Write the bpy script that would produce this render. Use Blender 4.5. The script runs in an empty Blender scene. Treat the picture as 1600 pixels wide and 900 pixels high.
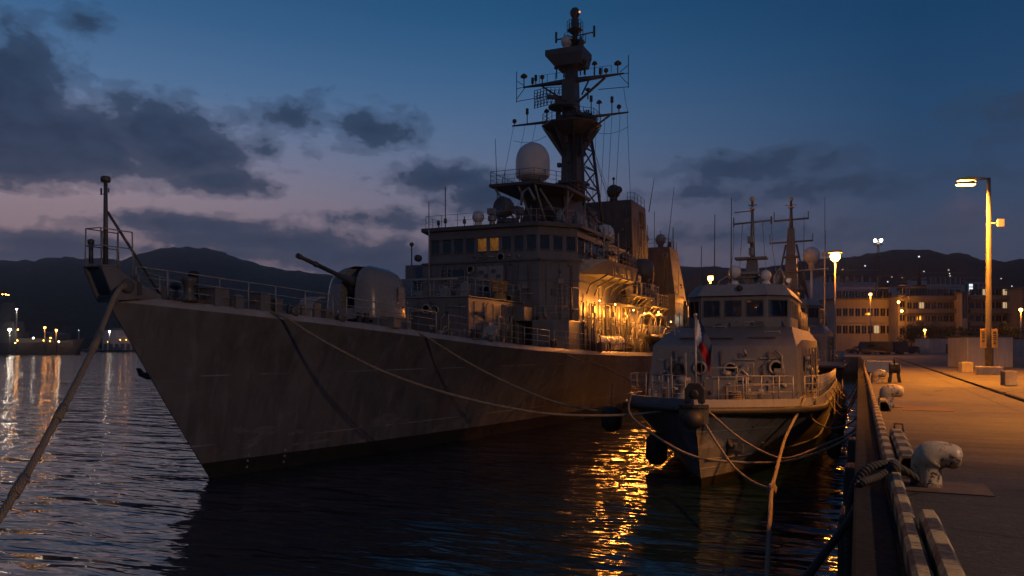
import bpy, bmesh, math, random
from mathutils import Vector as V, Matrix, noise
random.seed(7)
SC = bpy.context.scene
COL = SC.collection
R = math.radians

# ------------------------------------------------------------------ camera
FPX = 1250.0                      # focal length in pixels of a 1600 wide picture
YAW = math.atan2(542.0, FPX)      # the quay edge runs along +Y, the view is turned left of it
SN, CS = math.sin(YAW), math.cos(YAW)
EYE = 5.0                         # eye height over the water (1.6 m over the quay)
HOR = 540.0
cam = bpy.data.cameras.new('camera'); camo = bpy.data.objects.new('camera', cam); COL.objects.link(camo)
camo.location = (0, 0, EYE); camo.rotation_euler = (R(90), 0, YAW)
cam.lens = FPX / 1600 * 36; cam.sensor_width = 36; cam.shift_y = (HOR - 450) / 1600
cam.clip_start = .05; cam.clip_end = 9000
SC.camera = camo

def at(u, v, d=None, X=None, Y=None, Z=None):
    """world point on a sight line, fixed by its distance or by a plane it lies in"""
    a = (u - 800) / FPX; b = (HOR - v) / FPX
    rx, ry = -SN + a * CS, CS + a * SN
    if X is not None: d = X / rx
    elif Y is not None: d = Y / ry
    elif Z is not None: d = (Z - EYE) / b
    return V((rx * d, ry * d, EYE + b * d))

# ------------------------------------------------------------------ mesh builder
class MB:
    def __init__(s): s.v = []; s.f = []; s.m = []; s.s = []
    def face(s, idx, m=0, sm=False): s.f.append(tuple(idx)); s.m.append(m); s.s.append(sm)
    def add(s, vs):
        n = len(s.v); s.v += [V(x) for x in vs]; return n
    def hexa(s, p, m=0):
        n = s.add(p)
        for q in ((0,3,2,1),(4,5,6,7),(0,1,5,4),(1,2,6,5),(2,3,7,6),(3,0,4,7)): s.face([n+i for i in q], m)
    def box(s, x0, x1, y0, y1, z0, z1, m=0):
        s.hexa([(x0,y0,z0),(x1,y0,z0),(x1,y1,z0),(x0,y1,z0),(x0,y0,z1),(x1,y0,z1),(x1,y1,z1),(x0,y1,z1)], m); return s
    def cbox(s, c, sx, sy, sz, m=0, rz=0):
        M = Matrix.Rotation(rz, 3, 'Z'); c = V(c)
        s.hexa([c + M @ V((x*sx/2, y*sy/2, z*sz/2)) for x, y, z in ((-1,-1,-1),(1,-1,-1),(1,1,-1),(-1,1,-1),(-1,-1,1),(1,-1,1),(1,1,1),(-1,1,1))], m); return s
    def prism(s, poly, z0, z1, m=0, top=None, mt=None):
        """poly: list of xy; top: other list for the upper outline"""
        n = len(poly); top = top or poly
        a = s.add([(x, y, z0) for x, y in poly]); b = s.add([(x, y, z1) for x, y in top])
        for i in range(n):
            j = (i+1) % n; s.face([a+i, a+j, b+j, b+i], m)
        s.face([a+i for i in range(n)][::-1], m); s.face([b+i for i in range(n)], m if mt is None else mt); return s
    def sheet(s, pts, dirv, m=0):
        """a flat outline given a thickness along dirv"""
        n = len(pts); dirv = V(dirv)
        a = s.add(pts); b = s.add([V(p) + dirv for p in pts])
        for i in range(n):
            j = (i+1) % n; s.face([a+i, a+j, b+j, b+i], m)
        s.face([a+i for i in range(n)][::-1], m); s.face([b+i for i in range(n)], m); return s
    def tube(s, pts, r, n=8, m=0, r1=None, caps=True, sm=True):
        pts = [V(p) for p in pts]; k = len(pts); rings = []
        rs = r if isinstance(r, (list, tuple)) else [r + ((r1 if r1 is not None else r) - r) * i / max(k-1, 1) for i in range(k)]
        up = None
        for i, p in enumerate(pts):
            t = (pts[min(i+1, k-1)] - pts[max(i-1, 0)])
            if t.length < 1e-9: t = V((0,0,1))
            t.normalize()
            if up is None:
                up = V((0,0,1)) if abs(t.z) < .9 else V((0,1,0))
            x = up.cross(t)
            if x.length < 1e-6: x = V((1,0,0)).cross(t)
            x.normalize(); y = t.cross(x); up = y
            rings.append(s.add([p + x*math.cos(2*math.pi*j/n)*rs[i] + y*math.sin(2*math.pi*j/n)*rs[i] for j in range(n)]))
        for a, b in zip(rings, rings[1:]):
            for j in range(n): s.face([a+j, a+(j+1)%n, b+(j+1)%n, b+j], m, sm)
        if caps:
            s.face([rings[0]+j for j in range(n)][::-1], m); s.face([rings[-1]+j for j in range(n)], m)
        return s
    def bar(s, a, b, w, h=None, m=0):
        a, b = V(a), V(b); h = h or w; t = (b-a).normalized()
        up = V((0,0,1)) if abs(t.z) < .95 else V((0,1,0))
        x = t.cross(up).normalized() * w/2; y = x.cross(t).normalized() * h/2
        s.hexa([a-x-y, a+x-y, a+x+y, a-x+y, b-x-y, b+x-y, b+x+y, b-x+y], m); return s
    def lathe(s, prof, c=(0,0,0), n=24, m=0, axis=None, sm=True):
        """prof: (radius, height) pairs turned round the axis through c"""
        c = V(c); ax = V(axis or (0,0,1)).normalized()
        x = ax.orthogonal().normalized(); y = ax.cross(x)
        rings = []
        for r, z in prof:
            if r < 1e-6: rings.append((s.add([c + ax*z]), 1))
            else: rings.append((s.add([c + ax*z + x*math.cos(2*math.pi*j/n)*r + y*math.sin(2*math.pi*j/n)*r for j in range(n)]), n))
        for (a, na), (b, nb) in zip(rings, rings[1:]):
            for j in range(n):
                k = (j+1) % n
                if na == 1 and nb == 1: continue
                if na == 1: s.face([a, b+k, b+j], m, sm)
                elif nb == 1: s.face([a+j, a+k, b], m, sm)
                else: s.face([a+j, a+k, b+k, b+j], m, sm)
        if rings[0][1] > 1: s.face([rings[0][0]+j for j in range(n)][::-1], m)
        if rings[-1][1] > 1: s.face([rings[-1][0]+j for j in range(n)], m)
        return s
    def ball(s, c, r, n=16, m=0, sz=1.0):
        k = max(6, n//2)
        return s.lathe([(r*math.sin(math.pi*i/k), -r*sz*math.cos(math.pi*i/k)) for i in range(k+1)], c, n, m)
    def grid(s, rows, m=0, sm=True, close=False):
        """rows: list of equally long point lists"""
        w = len(rows[0]); st = [s.add(r) for r in rows]
        for a, b in zip(st, st[1:]):
            for j in range(w if close else w-1): s.face([a+j, a+(j+1)%w, b+(j+1)%w, b+j], m, sm)
        return s
    def build(s, name, mats, parent=None, org=None, bevel=0, norm=True):
        if not isinstance(mats, (list, tuple)): mats = [mats]
        lo = V((min(v.x for v in s.v), min(v.y for v in s.v), min(v.z for v in s.v)))
        hi = V((max(v.x for v in s.v), max(v.y for v in s.v), max(v.z for v in s.v)))
        org = V(org) if org is not None else V(((lo.x+hi.x)/2, (lo.y+hi.y)/2, lo.z))
        me = bpy.data.meshes.new(name)
        me.from_pydata([v - org for v in s.v], [], s.f)
        for mt in mats: me.materials.append(mt)
        me.polygons.foreach_set('material_index', s.m); me.polygons.foreach_set('use_smooth', s.s)
        if norm or bevel:
            bm = bmesh.new(); bm.from_mesh(me)
            if norm: bmesh.ops.recalc_face_normals(bm, faces=bm.faces)
            if bevel:
                bm.normal_update()
                es = [e for e in bm.edges if len(e.link_faces) == 2 and e.calc_face_angle(0) > .6]
                bmesh.ops.bevel(bm, geom=es, offset=bevel, segments=2, affect='EDGES', profile=.6)
            bm.to_mesh(me); bm.free()
        me.update()
        o = bpy.data.objects.new(name, me); COL.objects.link(o)
        if parent is not None:
            o.parent = parent; o.location = org - WORLD[parent.name]
        else: o.location = org
        WORLD[o.name] = org
        return o
WORLD = {}

def thing(name, label, cat, loc, group=None):
    o = bpy.data.objects.new(name, None); COL.objects.link(o); o.location = loc; o.empty_display_size = .2
    WORLD[o.name] = V(loc); o['label'] = label; o['category'] = cat
    if group: o['group'] = group
    return o
def tag(o, label, cat, group=None):
    o['label'] = label; o['category'] = cat
    if group: o['group'] = group
    return o
def struct(o, kind='structure'):
    o['kind'] = kind; return o
KIDS = {}
def copy_tree(o, parent=None):
    c = o.copy(); COL.objects.link(c); c.parent = parent
    for ch in [x for x in SC.objects if x.parent == o]: copy_tree(ch, c)
    return c
def copies(o, loc, label, group=None, rz=None, scale=None):
    c = copy_tree(o); c.location = loc; c['label'] = label
    if group: c['group'] = group
    if rz is not None: c.rotation_euler.z = rz
    if scale: c.scale = scale if isinstance(scale, (list, tuple)) else (scale,)*3
    return c
def lamp(name, loc, watts, col, rad=.12, spot=None, aim=None, parent=None):
    l = bpy.data.lights.new(name, 'SPOT' if spot else 'POINT'); l.energy = watts; l.color = col; l.shadow_soft_size = rad
    if spot: l.spot_size = R(spot); l.spot_blend = .6
    o = bpy.data.objects.new(name, l); COL.objects.link(o); o.location = loc
    if aim is not None: o.rotation_euler = (V(aim) - V(loc)).to_track_quat('-Z', 'Y').to_euler()
    return o

# ------------------------------------------------------------------ materials
class NT:
    def __init__(s, name):
        s.mat = bpy.data.materials.new(name); s.mat.use_nodes = True; s.t = s.mat.node_tree; s.t.nodes.clear()
        s.out = s.n('ShaderNodeOutputMaterial')
    def n(s, typ, **kw):
        x = s.t.nodes.new(typ)
        for k, v in kw.items():
            if hasattr(x, k): setattr(x, k, v)
            else: x.inputs[k].default_value = v
        return x
    def l(s, a, b): s.t.links.new(a, b)
    def coord(s, kind='Object', scale=(1,1,1)):
        tc = s.n('ShaderNodeTexCoord'); mp = s.n('ShaderNodeMapping'); mp.inputs['Scale'].default_value = scale
        s.l(tc.outputs[kind], mp.inputs['Vector']); return mp.outputs[0]
    def pos(s, scale=(1,1,1)):
        g = s.n('ShaderNodeNewGeometry'); mp = s.n('ShaderNodeMapping'); mp.inputs['Scale'].default_value = scale
        s.l(g.outputs['Position'], mp.inputs['Vector']); return mp.outputs[0]
    def noise(s, vec, scale, detail=4, rough=.55, dist=0):
        x = s.n('ShaderNodeTexNoise'); x.inputs['Scale'].default_value = scale; x.inputs['Detail'].default_value = detail
        x.inputs['Roughness'].default_value = rough; x.inputs['Distortion'].default_value = dist
        s.l(vec, x.inputs['Vector']); return x.outputs['Fac']
    def ramp(s, fac, stops, interp='LINEAR'):
        x = s.n('ShaderNodeValToRGB'); e = x.color_ramp.elements; x.color_ramp.interpolation = interp
        while len(e) < len(stops): e.new(.5)
        for i, (p, c) in enumerate(stops):
            e[i].position = p; e[i].color = (c, c, c, 1) if isinstance(c, (int, float)) else (*c, 1)
        s.l(fac, x.inputs['Fac']); return x.outputs['Color']
    def mix(s, fac, a, b, mode='MIX'):
        x = s.n('ShaderNodeMix'); x.data_type = 'RGBA'; x.blend_type = mode
        for k, q in ((0, fac), (6, a), (7, b)):
            if isinstance(q, (int, float)): x.inputs[k].default_value = q if k == 0 else (q, q, q, 1)
            elif isinstance(q, (tuple, list)): x.inputs[k].default_value = (*q, 1)
            else: s.l(q, x.inputs[k])
        return x.outputs[2]
    def math(s, op, a, b=None, c=None, clamp=False):
        x = s.n('ShaderNodeMath'); x.operation = op; x.use_clamp = clamp
        for i, q in enumerate((a, b, c)):
            if q is None: continue
            if isinstance(q, (int, float)): x.inputs[i].default_value = q
            else: s.l(q, x.inputs[i])
        return x.outputs[0]
    def bump(s, h, strength=.3, dist=.02):
        b = s.n('ShaderNodeBump'); b.inputs['Strength'].default_value = strength; b.inputs['Distance'].default_value = dist
        s.l(h, b.inputs['Height']); return b.outputs[0]
    def finish(s, base, rough=.5, metal=0, normal=None, spec=None):
        p = s.n('ShaderNodeBsdfPrincipled')
        for k, q in (('Base Color', base), ('Roughness', rough), ('Metallic', metal), ('Normal', normal), ('Specular IOR Level', spec)):
            if q is None: continue
            if isinstance(q, (int, float)): p.inputs[k].default_value = q
            elif isinstance(q, tuple): p.inputs[k].default_value = (*q, 1)
            else: s.l(q, p.inputs[k])
        s.l(p.outputs[0], s.out.inputs['Surface']); return s.mat

def sep(m, vec):
    x = m.n('ShaderNodeSeparateXYZ'); m.l(vec, x.inputs[0]); return x.outputs

def worn(name, col, rough=.45, var=.35, metal=0, sc=1.0, streak=.35, bump=.25, rust=0.0):
    """painted surface: mottled, streaked down the face, a little rust"""
    m = NT(name); p = m.coord('Object')
    big = m.noise(p, .9*sc, 5, .6); fine = m.noise(p, 9*sc, 4)
    st = m.noise(m.coord('Object', (3.2, 3.2, .22)), 1.6*sc, 5, .65)
    dark = tuple(c*(1-var) for c in col); light = tuple(min(1, c*(1+var*.6)) for c in col)
    c = m.ramp(big, [(.3, dark), (.7, light)])
    c = m.mix(m.ramp(st, [(.5, 0.0), (.72, streak)]), c, tuple(x*.42 for x in col))
    if rust:
        r = m.ramp(m.noise(m.coord('Object', (2.5, 2.5, .5)), 2.3*sc, 6, .7), [(.6, 0.0), (.74, rust)])
        c = m.mix(r, c, (.14, .055, .022))
    h = m.math('ADD', m.math('MULTIPLY', big, 1.0), m.math('MULTIPLY', fine, .25))
    return m.finish(c, m.ramp(fine, [(.3, max(.05, rough-.13)), (.7, min(1, rough+.13))]), metal, m.bump(h, bump, .05))

def glow(name, col, strength):
    m = NT(name); e = m.n('ShaderNodeEmission'); e.inputs[0].default_value = (*col, 1); e.inputs[1].default_value = strength
    m.l(e.outputs[0], m.out.inputs['Surface']); return m.mat

def hull_paint(name, base, boot_z, seam=2.6, blend=.03):
    m = NT(name); g = m.pos(); xyz = sep(m, g)
    big = m.noise(g, .22, 6, .62); st = m.noise(m.pos((1.1, 1.1, .12)), 1.3, 6, .68); fine = m.noise(g, 6, 4)
    c = m.ramp(big, [(.3, tuple(x*.72 for x in base)), (.7, tuple(x*1.18 for x in base))])
    c = m.mix(m.ramp(st, [(.46, 0.0), (.66, .7)]), c, tuple(x*.45 for x in base))
    c = m.mix(m.ramp(m.noise(m.pos((1.9, 1.9, .07)), 1.1, 4, .6), [(.56, 0.0), (.7, .5)]), c, tuple(min(1, x*1.6) for x in base))
    sc_ = m.ramp(m.noise(m.pos((.5, .5, 1.6)), 1.1, 7, .7, .8), [(.57, 0.0), (.64, .6), (.72, 0.0)])   # pale scuffs
    low = m.math('MULTIPLY', sc_, m.ramp(m.math('DIVIDE', xyz[2], 4.0, clamp=True), [(.2, 1.0), (.75, .15)]))
    c = m.mix(low, c, tuple(min(1, x*2.0) for x in base))
    ru = m.ramp(m.noise(m.pos((1.7, 1.7, .35)), 1.0, 7, .72), [(.6, 0.0), (.74, .7)])
    c = m.mix(ru, c, (.11, .05, .024))
    # welded plate seams: thin broken level lines
    z = m.math('DIVIDE', xyz[2], seam); fr = m.math('ABSOLUTE', m.math('SUBTRACT', m.math('FRACT', z), .5))
    ln = m.math('LESS_THAN', fr, .009)
    brk = m.ramp(m.noise(m.pos((.35, .35, .01)), 1.0, 3), [(.47, 0.0), (.56, 1.0)])
    seamf = m.math('MULTIPLY', ln, m.math('MULTIPLY', brk, .85))
    c = m.mix(seamf, c, tuple(min(1, x*2.3) for x in base))
    jag = m.math('ADD', xyz[2], m.math('MULTIPLY', m.math('SUBTRACT', m.noise(g, 1.5, 5, .7), .5), blend))
    boot = m.math('LESS_THAN', jag, boot_z)
    bc = m.mix(m.ramp(m.noise(g, 2.4, 6, .7), [(.55, 0.0), (.75, .6)]), (.012, .011, .011), (.06, .04, .028))
    c = m.mix(boot, c, bc)
    h = m.math('ADD', m.math('MULTIPLY', m.noise(g, .55, 3, .5), 1.0), m.math('MULTIPLY', fine, .06))
    h = m.math('ADD', h, m.math('MULTIPLY', ln, .05))
    fr_ = m.math('SINE', m.math('MULTIPLY', m.math('ADD', xyz[1], m.math('MULTIPLY', m.noise(g, .3, 2), .5)), 6.2832/1.9))      # plates sagging between the frames
    h = m.math('ADD', h, m.math('MULTIPLY', fr_, .05))
    vf = m.math('LESS_THAN', m.math('ABSOLUTE', m.math('SUBTRACT', m.math('FRACT', m.math('DIVIDE', xyz[1], 5.7)), .5)), .0022)
    h = m.math('ADD', h, m.math('MULTIPLY', vf, .05)); c = m.mix(m.math('MULTIPLY', vf, .35), c, tuple(x*.4 for x in base))
    scr = m.ramp(m.noise(m.pos((.8, .8, 5.0)), 1.6, 8, .75, .4), [(.63, 0.0), (.66, .55), (.7, 0.0)])
    c = m.mix(scr, c, tuple(min(1, x*1.9) for x in base)); c = m.mix(boot, c, bc)
    return m.finish(c, m.ramp(big, [(.3, .36), (.7, .58)]), 0, m.bump(h, .8, .14))

def rope_mat(name, col, k=.45, b=.8):
    m = NT(name); p = m.pos()
    w = m.n('ShaderNodeTexWave'); w.inputs['Scale'].default_value = 9.0; w.inputs['Distortion'].default_value = 1.5; w.wave_type = 'BANDS'; w.bands_direction = 'DIAGONAL'
    m.l(p, w.inputs['Vector'])
    c = m.mix(m.math('MULTIPLY', w.outputs['Fac'], k), tuple(x*.6 for x in col), col)
    c = m.mix(m.ramp(m.noise(p, 2.5, 4), [(.45, 0.0), (.7, .55)]), c, tuple(x*.4 for x in col))
    return m.finish(c, .9, 0, m.bump(w.outputs['Fac'], b, .03))

def band_paint(name, ca, cb, period, axis=1, off=0.0):
    """worn paint in bands along one axis of the place"""
    m = NT(name); g = m.pos(); xyz = sep(m, g)
    t = m.math('FRACT', m.math('ADD', m.math('DIVIDE', xyz[axis], period), off))
    t2 = m.math('ADD', t, m.math('MULTIPLY', m.math('SUBTRACT', m.noise(g, 9, 4), .5), .05))
    st = m.math('GREATER_THAN', t2, .5)
    c = m.mix(st, ca, cb)
    c = m.mix(m.ramp(m.noise(g, 5, 6, .7), [(.47, 0.0), (.66, .8)]), c, (.06, .05, .04))
    c = m.mix(m.ramp(m.noise(g, 21, 5, .7), [(.56, 0.0), (.64, .8)]), c, (.03, .024, .02))
    return m.finish(c, m.ramp(m.noise(g, 14, 3), [(.3, .45), (.7, .8)]), 0, m.bump(m.noise(g, 17, 6, .65), .7, .02))

M = {}
M['hull'] = hull_paint('warship_hull_paint', (.094, .098, .112), .62)
M['deckgrey'] = worn('deck_paint', (.075, .077, .078), .7, .3)
M['gunwale'] = worn('gunwale_paint', (.19, .19, .195), .5, .3, streak=.2)
M['grey'] = worn('warship_grey_paint', (.118, .121, .13), .42, .25, sc=.8, rust=.25)
M['greylt'] = worn('light_grey_paint', (.2, .2, .205), .4, .2, sc=1.2)
M['greydk'] = worn('dark_grey_paint', (.07, .07, .074), .5, .3)
M['turret'] = worn('turret_paint', (.165, .163, .16), .24, .05, sc=.6, streak=.12, bump=.015)
M['mast'] = worn('mast_black_paint', (.05, .05, .053), .5, .3)
M['rail'] = worn('railing_paint', (.24, .235, .23), .4, .3, sc=3)
M['radome'] = worn('radome_white', (.55, .54, .52), .4, .12, sc=.7, streak=.2, bump=.05)
M['black'] = worn('black_void_paint', (.012, .012, .013), .7, .3)
M['rubber'] = worn('black_rubber', (.018, .018, .018), .62, .4, sc=3)
M['boathull'] = hull_paint('patrol_hull_paint', (.15, .148, .15), .32, 1.35, .02)
M['boat'] = worn('patrol_grey_paint', (.122, .124, .132), .4, .2, sc=.9, rust=.15)
M['boattop'] = worn('patrol_pale_grey_paint', (.165, .168, .178), .42, .18)
M['rope'] = rope_mat('rope_fibre', (.36, .29, .21))
M['ropedk'] = rope_mat('dark_rope_fibre', (.06, .052, .046), .12, .3)
M['rust'] = worn('rusty_steel', (.085, .05, .035), .75, .5, sc=4)
M['steel'] = worn('galvanised_steel', (.36, .35, .33), .42, .25, metal=.5, sc=3)
M['polegrey'] = worn('lamp_pole_paint', (.085, .083, .08), .5, .25, sc=3)
M['concrete'] = worn('pale_concrete', (.33, .31, .28), .85, .3, sc=2, rust=.1)
M['kerb'] = band_paint('kerb_band_paint', (.33, .255, .12), (.018, .018, .018), .88)
M['quaybeam'] = worn('tarred_fender_timber', (.016, .015, .015), .9, .5, sc=2)
M['quaybeam'].node_tree.nodes['Principled BSDF'].inputs['Specular IOR Level'].default_value = .15
M['cream'] = worn('cream_paint', (.5, .44, .34), .5, .3, sc=3, rust=.5)
M['shed'] = worn('dull_white_sheet_metal', (.36, .36, .37), .6, .22, sc=.6, rust=.3, streak=.5)
M['signface'] = worn('sign_yellow', (.55, .33, .06), .5, .15, sc=3)
M['ink'] = worn('dark_ink', (.02, .02, .02), .6, .2)
M['inkgrey'] = worn('faded_marking_paint', (.07, .055, .045), .6, .4, sc=4)
M['flagblue'] = worn('flag_blue_cloth', (.012, .035, .10), .85, .15, sc=5, streak=.1)
M['flagred'] = worn('flag_red_cloth', (.42, .012, .02), .8, .15, sc=5, streak=.1)
M['flagwhite'] = worn('flag_white_cloth', (.65, .65, .66), .85, .1, sc=5, streak=.1)
M['yellow'] = worn('yellow_equipment_paint', (.42, .2, .03), .5, .3, sc=3)
def dark_glass(name, tint=(.01, .012, .014), rough=.06):
    m = NT(name); return m.finish(tint, rough, 0, None, .7)
M['glass'] = dark_glass('dark_window_glass')
def see_through(name):
    m = NT(name); g = m.n('ShaderNodeBsdfGlossy'); g.inputs['Roughness'].default_value = .02
    t = m.n('ShaderNodeBsdfTransparent'); t.inputs[0].default_value = (.72, .74, .74, 1)
    fr = m.n('ShaderNodeFresnel'); fr.inputs[0].default_value = 1.5; mx = m.n('ShaderNodeMixShader')
    m.l(fr.outputs[0], mx.inputs[0]); m.l(t.outputs[0], mx.inputs[1]); m.l(g.outputs[0], mx.inputs[2]); m.l(mx.outputs[0], m.out.inputs['Surface']); return m.mat
M['pane'] = see_through('clear_window_glass')
def lit_window(name, ca, cb, s):
    m = NT(name); n = m.noise(m.coord('Object', (1, 1, .6)), 2.7, 4, .7)
    c = m.ramp(n, [(.3, ca), (.7, cb)]); e = m.n('ShaderNodeEmission'); m.l(c, e.inputs[0]); e.inputs[1].default_value = s
    m.l(e.outputs[0], m.out.inputs['Surface']); return m.mat
M['litwin'] = lit_window('lit_bridge_window', (.12, .04, .008), (1, .4, .09), .2)
M['citywin'] = lit_window('lit_office_window', (1, .55, .2), (1, .8, .5), .55)
M['citycool'] = glow('cool_lit_window', (.85, .93, 1), 1.2)
ORANGE = (1, .29, .018); WARM = (1, .62, .28)
M['sodium'] = glow('sodium_lamp', (1, .42, .08), 22)
M['sodiumfar'] = glow('far_sodium_lamp', (1, .36, .05), 50)
M['whitelamp'] = glow('white_flood_lamp', (1, .86, .66), 45)
M['decklamp'] = glow('deck_lamp', (1, .55, .18), 7)
# ------------------------------------------------------------------ sky
def az_el(u, v):
    p = at(u, v, 1.0) - V((0, 0, EYE)); return math.atan2(p.x, p.y), math.atan2(p.z, math.hypot(p.x, p.y))

def sky():
    w = bpy.data.worlds.new('World'); SC.world = w; w.use_nodes = True
    t = w.node_tree; t.nodes.clear()
    m = NT.__new__(NT); m.t = t; m.mat = w
    out = m.n('ShaderNodeOutputWorld')
    tc = m.n('ShaderNodeTexCoord'); d = tc.outputs['Generated']
    x, y, z = sep(m, d)
    az = m.math('ARCTAN2', x, y)
    el = m.math('ARCSINE', z)
    e01 = m.math('DIVIDE', el, R(45), clamp=True)
    def E(v): return min(.99, max(0, (az_el(700, v)[1]) / R(45)))
    left = m.ramp(e01, [(0, (.20, .135, .165)), (E(415), (.24, .155, .17)), (E(330), (.27, .2, .235)), (E(255), (.19, .195, .285)), (E(170), (.075, .15, .285)), (E(60), (.03, .102, .225)), (.72, (.006, .032, .09)), (1.0, (.004, .02, .06))])
    mid = m.ramp(e01, [(0, (.13, .105, .145)), (E(400), (.16, .125, .165)), (E(310), (.135, .14, .21)), (E(220), (.078, .135, .245)), (E(120), (.035, .102, .22)), (E(20), (.013, .072, .17)), (.72, (.004, .026, .075)), (1.0, (.003, .018, .055))])
    right = m.ramp(e01, [(0, (.05, .055, .085)), (E(400), (.048, .062, .105)), (E(300), (.028, .058, .12)), (E(200), (.014, .053, .125)), (E(80), (.006, .042, .11)), (.72, (.003, .02, .062)), (1.0, (.003, .016, .05))])
    a0, a1, a2 = az_el(120, 540)[0], az_el(760, 540)[0], az_el(1420, 540)[0]
    fa = m.math('DIVIDE', m.math('SUBTRACT', az, a0), a1 - a0, clamp=True)
    fb = m.math('DIVIDE', m.math('SUBTRACT', az, a1), a2 - a1, clamp=True)
    base = m.mix(fb, m.mix(fa, left, mid), right)
    # behind the viewer: deep blue night side
    turn = az_el(-250, 540)[0]
    back = m.ramp(m.math('DIVIDE', m.math('SUBTRACT', m.math('ABSOLUTE', m.math('SUBTRACT', az, (turn + az_el(1750, 540)[0]) / 2)), (az_el(1750, 540)[0] - turn) / 2), 1.1, clamp=True), [(0, 0.0), (.35, .75), (1, 1.0)])
    base = m.mix(back, base, (.033, .052, .104))
    sk = m.n('ShaderNodeTexSky'); sk.sky_type = 'NISHITA'; sk.sun_disc = False
    sk.sun_elevation = R(-3.0); sk.sun_rotation = R(-52); sk.altitude = 10
    base = m.mix(.12, base, m.mix(1.0, sk.outputs[0], (.1, .1, .1), 'MULTIPLY'))
    # clouds: banks at given directions, broken up by noise in direction space
    flat = m.n('ShaderNodeCombineXYZ'); m.l(az, flat.inputs[0]); m.l(m.math('MULTIPLY', el, 1.55), flat.inputs[1])
    n1 = m.noise(flat.outputs[0], 11, 8, .6, .25); n2 = m.noise(flat.outputs[0], 32, 7, .62, .15)
    nz = m.math('ADD', m.math('MULTIPLY', m.math('SUBTRACT', n1, .5), 2.1), m.math('MULTIPLY', m.math('SUBTRACT', n2, .5), 1.35))
    blobs = [(20, 150, 105, 100, 1.05), (110, 215, 190, 68, 1.15), (215, 205, 95, 62, 1.0), (285, 245, 120, 44, 1.0), (345, 283, 90, 25, .95), (30, 235, 130, 60, 1.0),
             (455, 182, 70, 36, .62), (585, 200, 75, 30, .45), (415, 235, 60, 28, .5), (690, 282, 90, 28, .9), (745, 308, 80, 30, .85), (610, 345, 130, 18, .5),
             (300, 352, 170, 20, .85), (430, 378, 230, 24, .95), (90, 382, 150, 22, .9), (560, 400, 170, 28, .85), (330, 395, 300, 16, .7), (40, 400, 120, 16, .8), (640, 420, 140, 26, .8),
             (135, 32, 60, 24, .42), (1190, 262, 150, 26, .55), (1290, 292, 170, 22, .5), (1080, 305, 140, 16, .4), (1150, 370, 260, 22, .4), (1580, 175, 90, 40, .3)]
    tot = None
    for u, v, ru, rv, wt in blobs:
        A, E0 = az_el(u, v); ra = abs(az_el(u+ru, v)[0] - az_el(u-ru, v)[0]) / 2; re = abs(az_el(u, v-rv)[1] - az_el(u, v+rv)[1]) / 2
        dx = m.math('MULTIPLY', m.math('SUBTRACT', az, A), 1/ra); dy = m.math('MULTIPLY', m.math('SUBTRACT', el, E0), 1/re)
        r2 = m.math('ADD', m.math('MULTIPLY', dx, dx), m.math('MULTIPLY', dy, dy))
        b = m.math('MULTIPLY', m.math('SUBTRACT', 1.36, m.math('SQRT', r2)), wt)
        tot = b if tot is None else m.math('SMOOTH_MAX', tot, b, .18)
    dens = m.ramp(m.math('ADD', tot, nz), [(.0, 0.0), (.25, .36), (.6, .9), (1.0, 1.0)], 'EASE')
    shade = m.ramp(n2, [(.3, (.007, .019, .045)), (.7, (.017, .034, .07))])
    warm = m.mix(m.ramp(e01, [(0, .35), (.16, .12), (.28, 0.0)]), shade, (.07, .062, .085))
    rightness = m.math('MULTIPLY', fb, .55)
    cc = m.mix(rightness, warm, (.03, .045, .08))
    col = m.mix(m.math('MULTIPLY', dens, .95), base, cc)
    bg = m.n('ShaderNodeBackground'); m.l(col, bg.inputs[0]); bg.inputs[1].default_value = 1.36
    m.l(bg.outputs[0], out.inputs['Surface'])
sky()
# last of the afterglow, low on the left
sun = bpy.data.lights.new('sun', 'SUN'); sun.energy = .035; sun.angle = R(25); sun.color = (1, .75, .7)
so = bpy.data.objects.new('sun', sun); COL.objects.link(so); so.rotation_euler = (R(80), 0, R(-128))

# ------------------------------------------------------------------ water, ground, hills
def water():
    m = NT('harbour_water'); g = m.pos()
    def wind(sc, turn):
        x = m.pos((1, 1, 1)); r = m.n('ShaderNodeMapping'); r.inputs['Rotation'].default_value = (0, 0, turn); r.inputs['Scale'].default_value = sc
        m.l(x, r.inputs['Vector']); return r.outputs[0]
    a = m.noise(wind((.3, 1.0, 1), -R(24)), .62, 2, .5, .6); b = m.noise(wind((.4, 1.3, 1), -R(14)), 1.7, 2, .5, .5); c = m.noise(wind((.25, .6, 1), -R(32)), .24, 2)
    h = m.math('ADD', m.math('ADD', m.math('MULTIPLY', a, .8), m.math('MULTIPLY', b, .2)), m.math('MULTIPLY', c, .7))
    bp = m.bump(h, 1.0, .34)
    mat = m.finish((.004, .013, .026), .065, 0, bp, .5)
    mat.node_tree.nodes['Principled BSDF'].inputs['IOR'].default_value = 1.34
    o = MB(); k = o.add([(-4000, -400, 0), (1500, -400, 0), (1500, 4500, 0), (-4000, 4500, 0)]); o.face([k, k+1, k+2, k+3])
    struct(o.build('water', mat, norm=False))
water()

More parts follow.
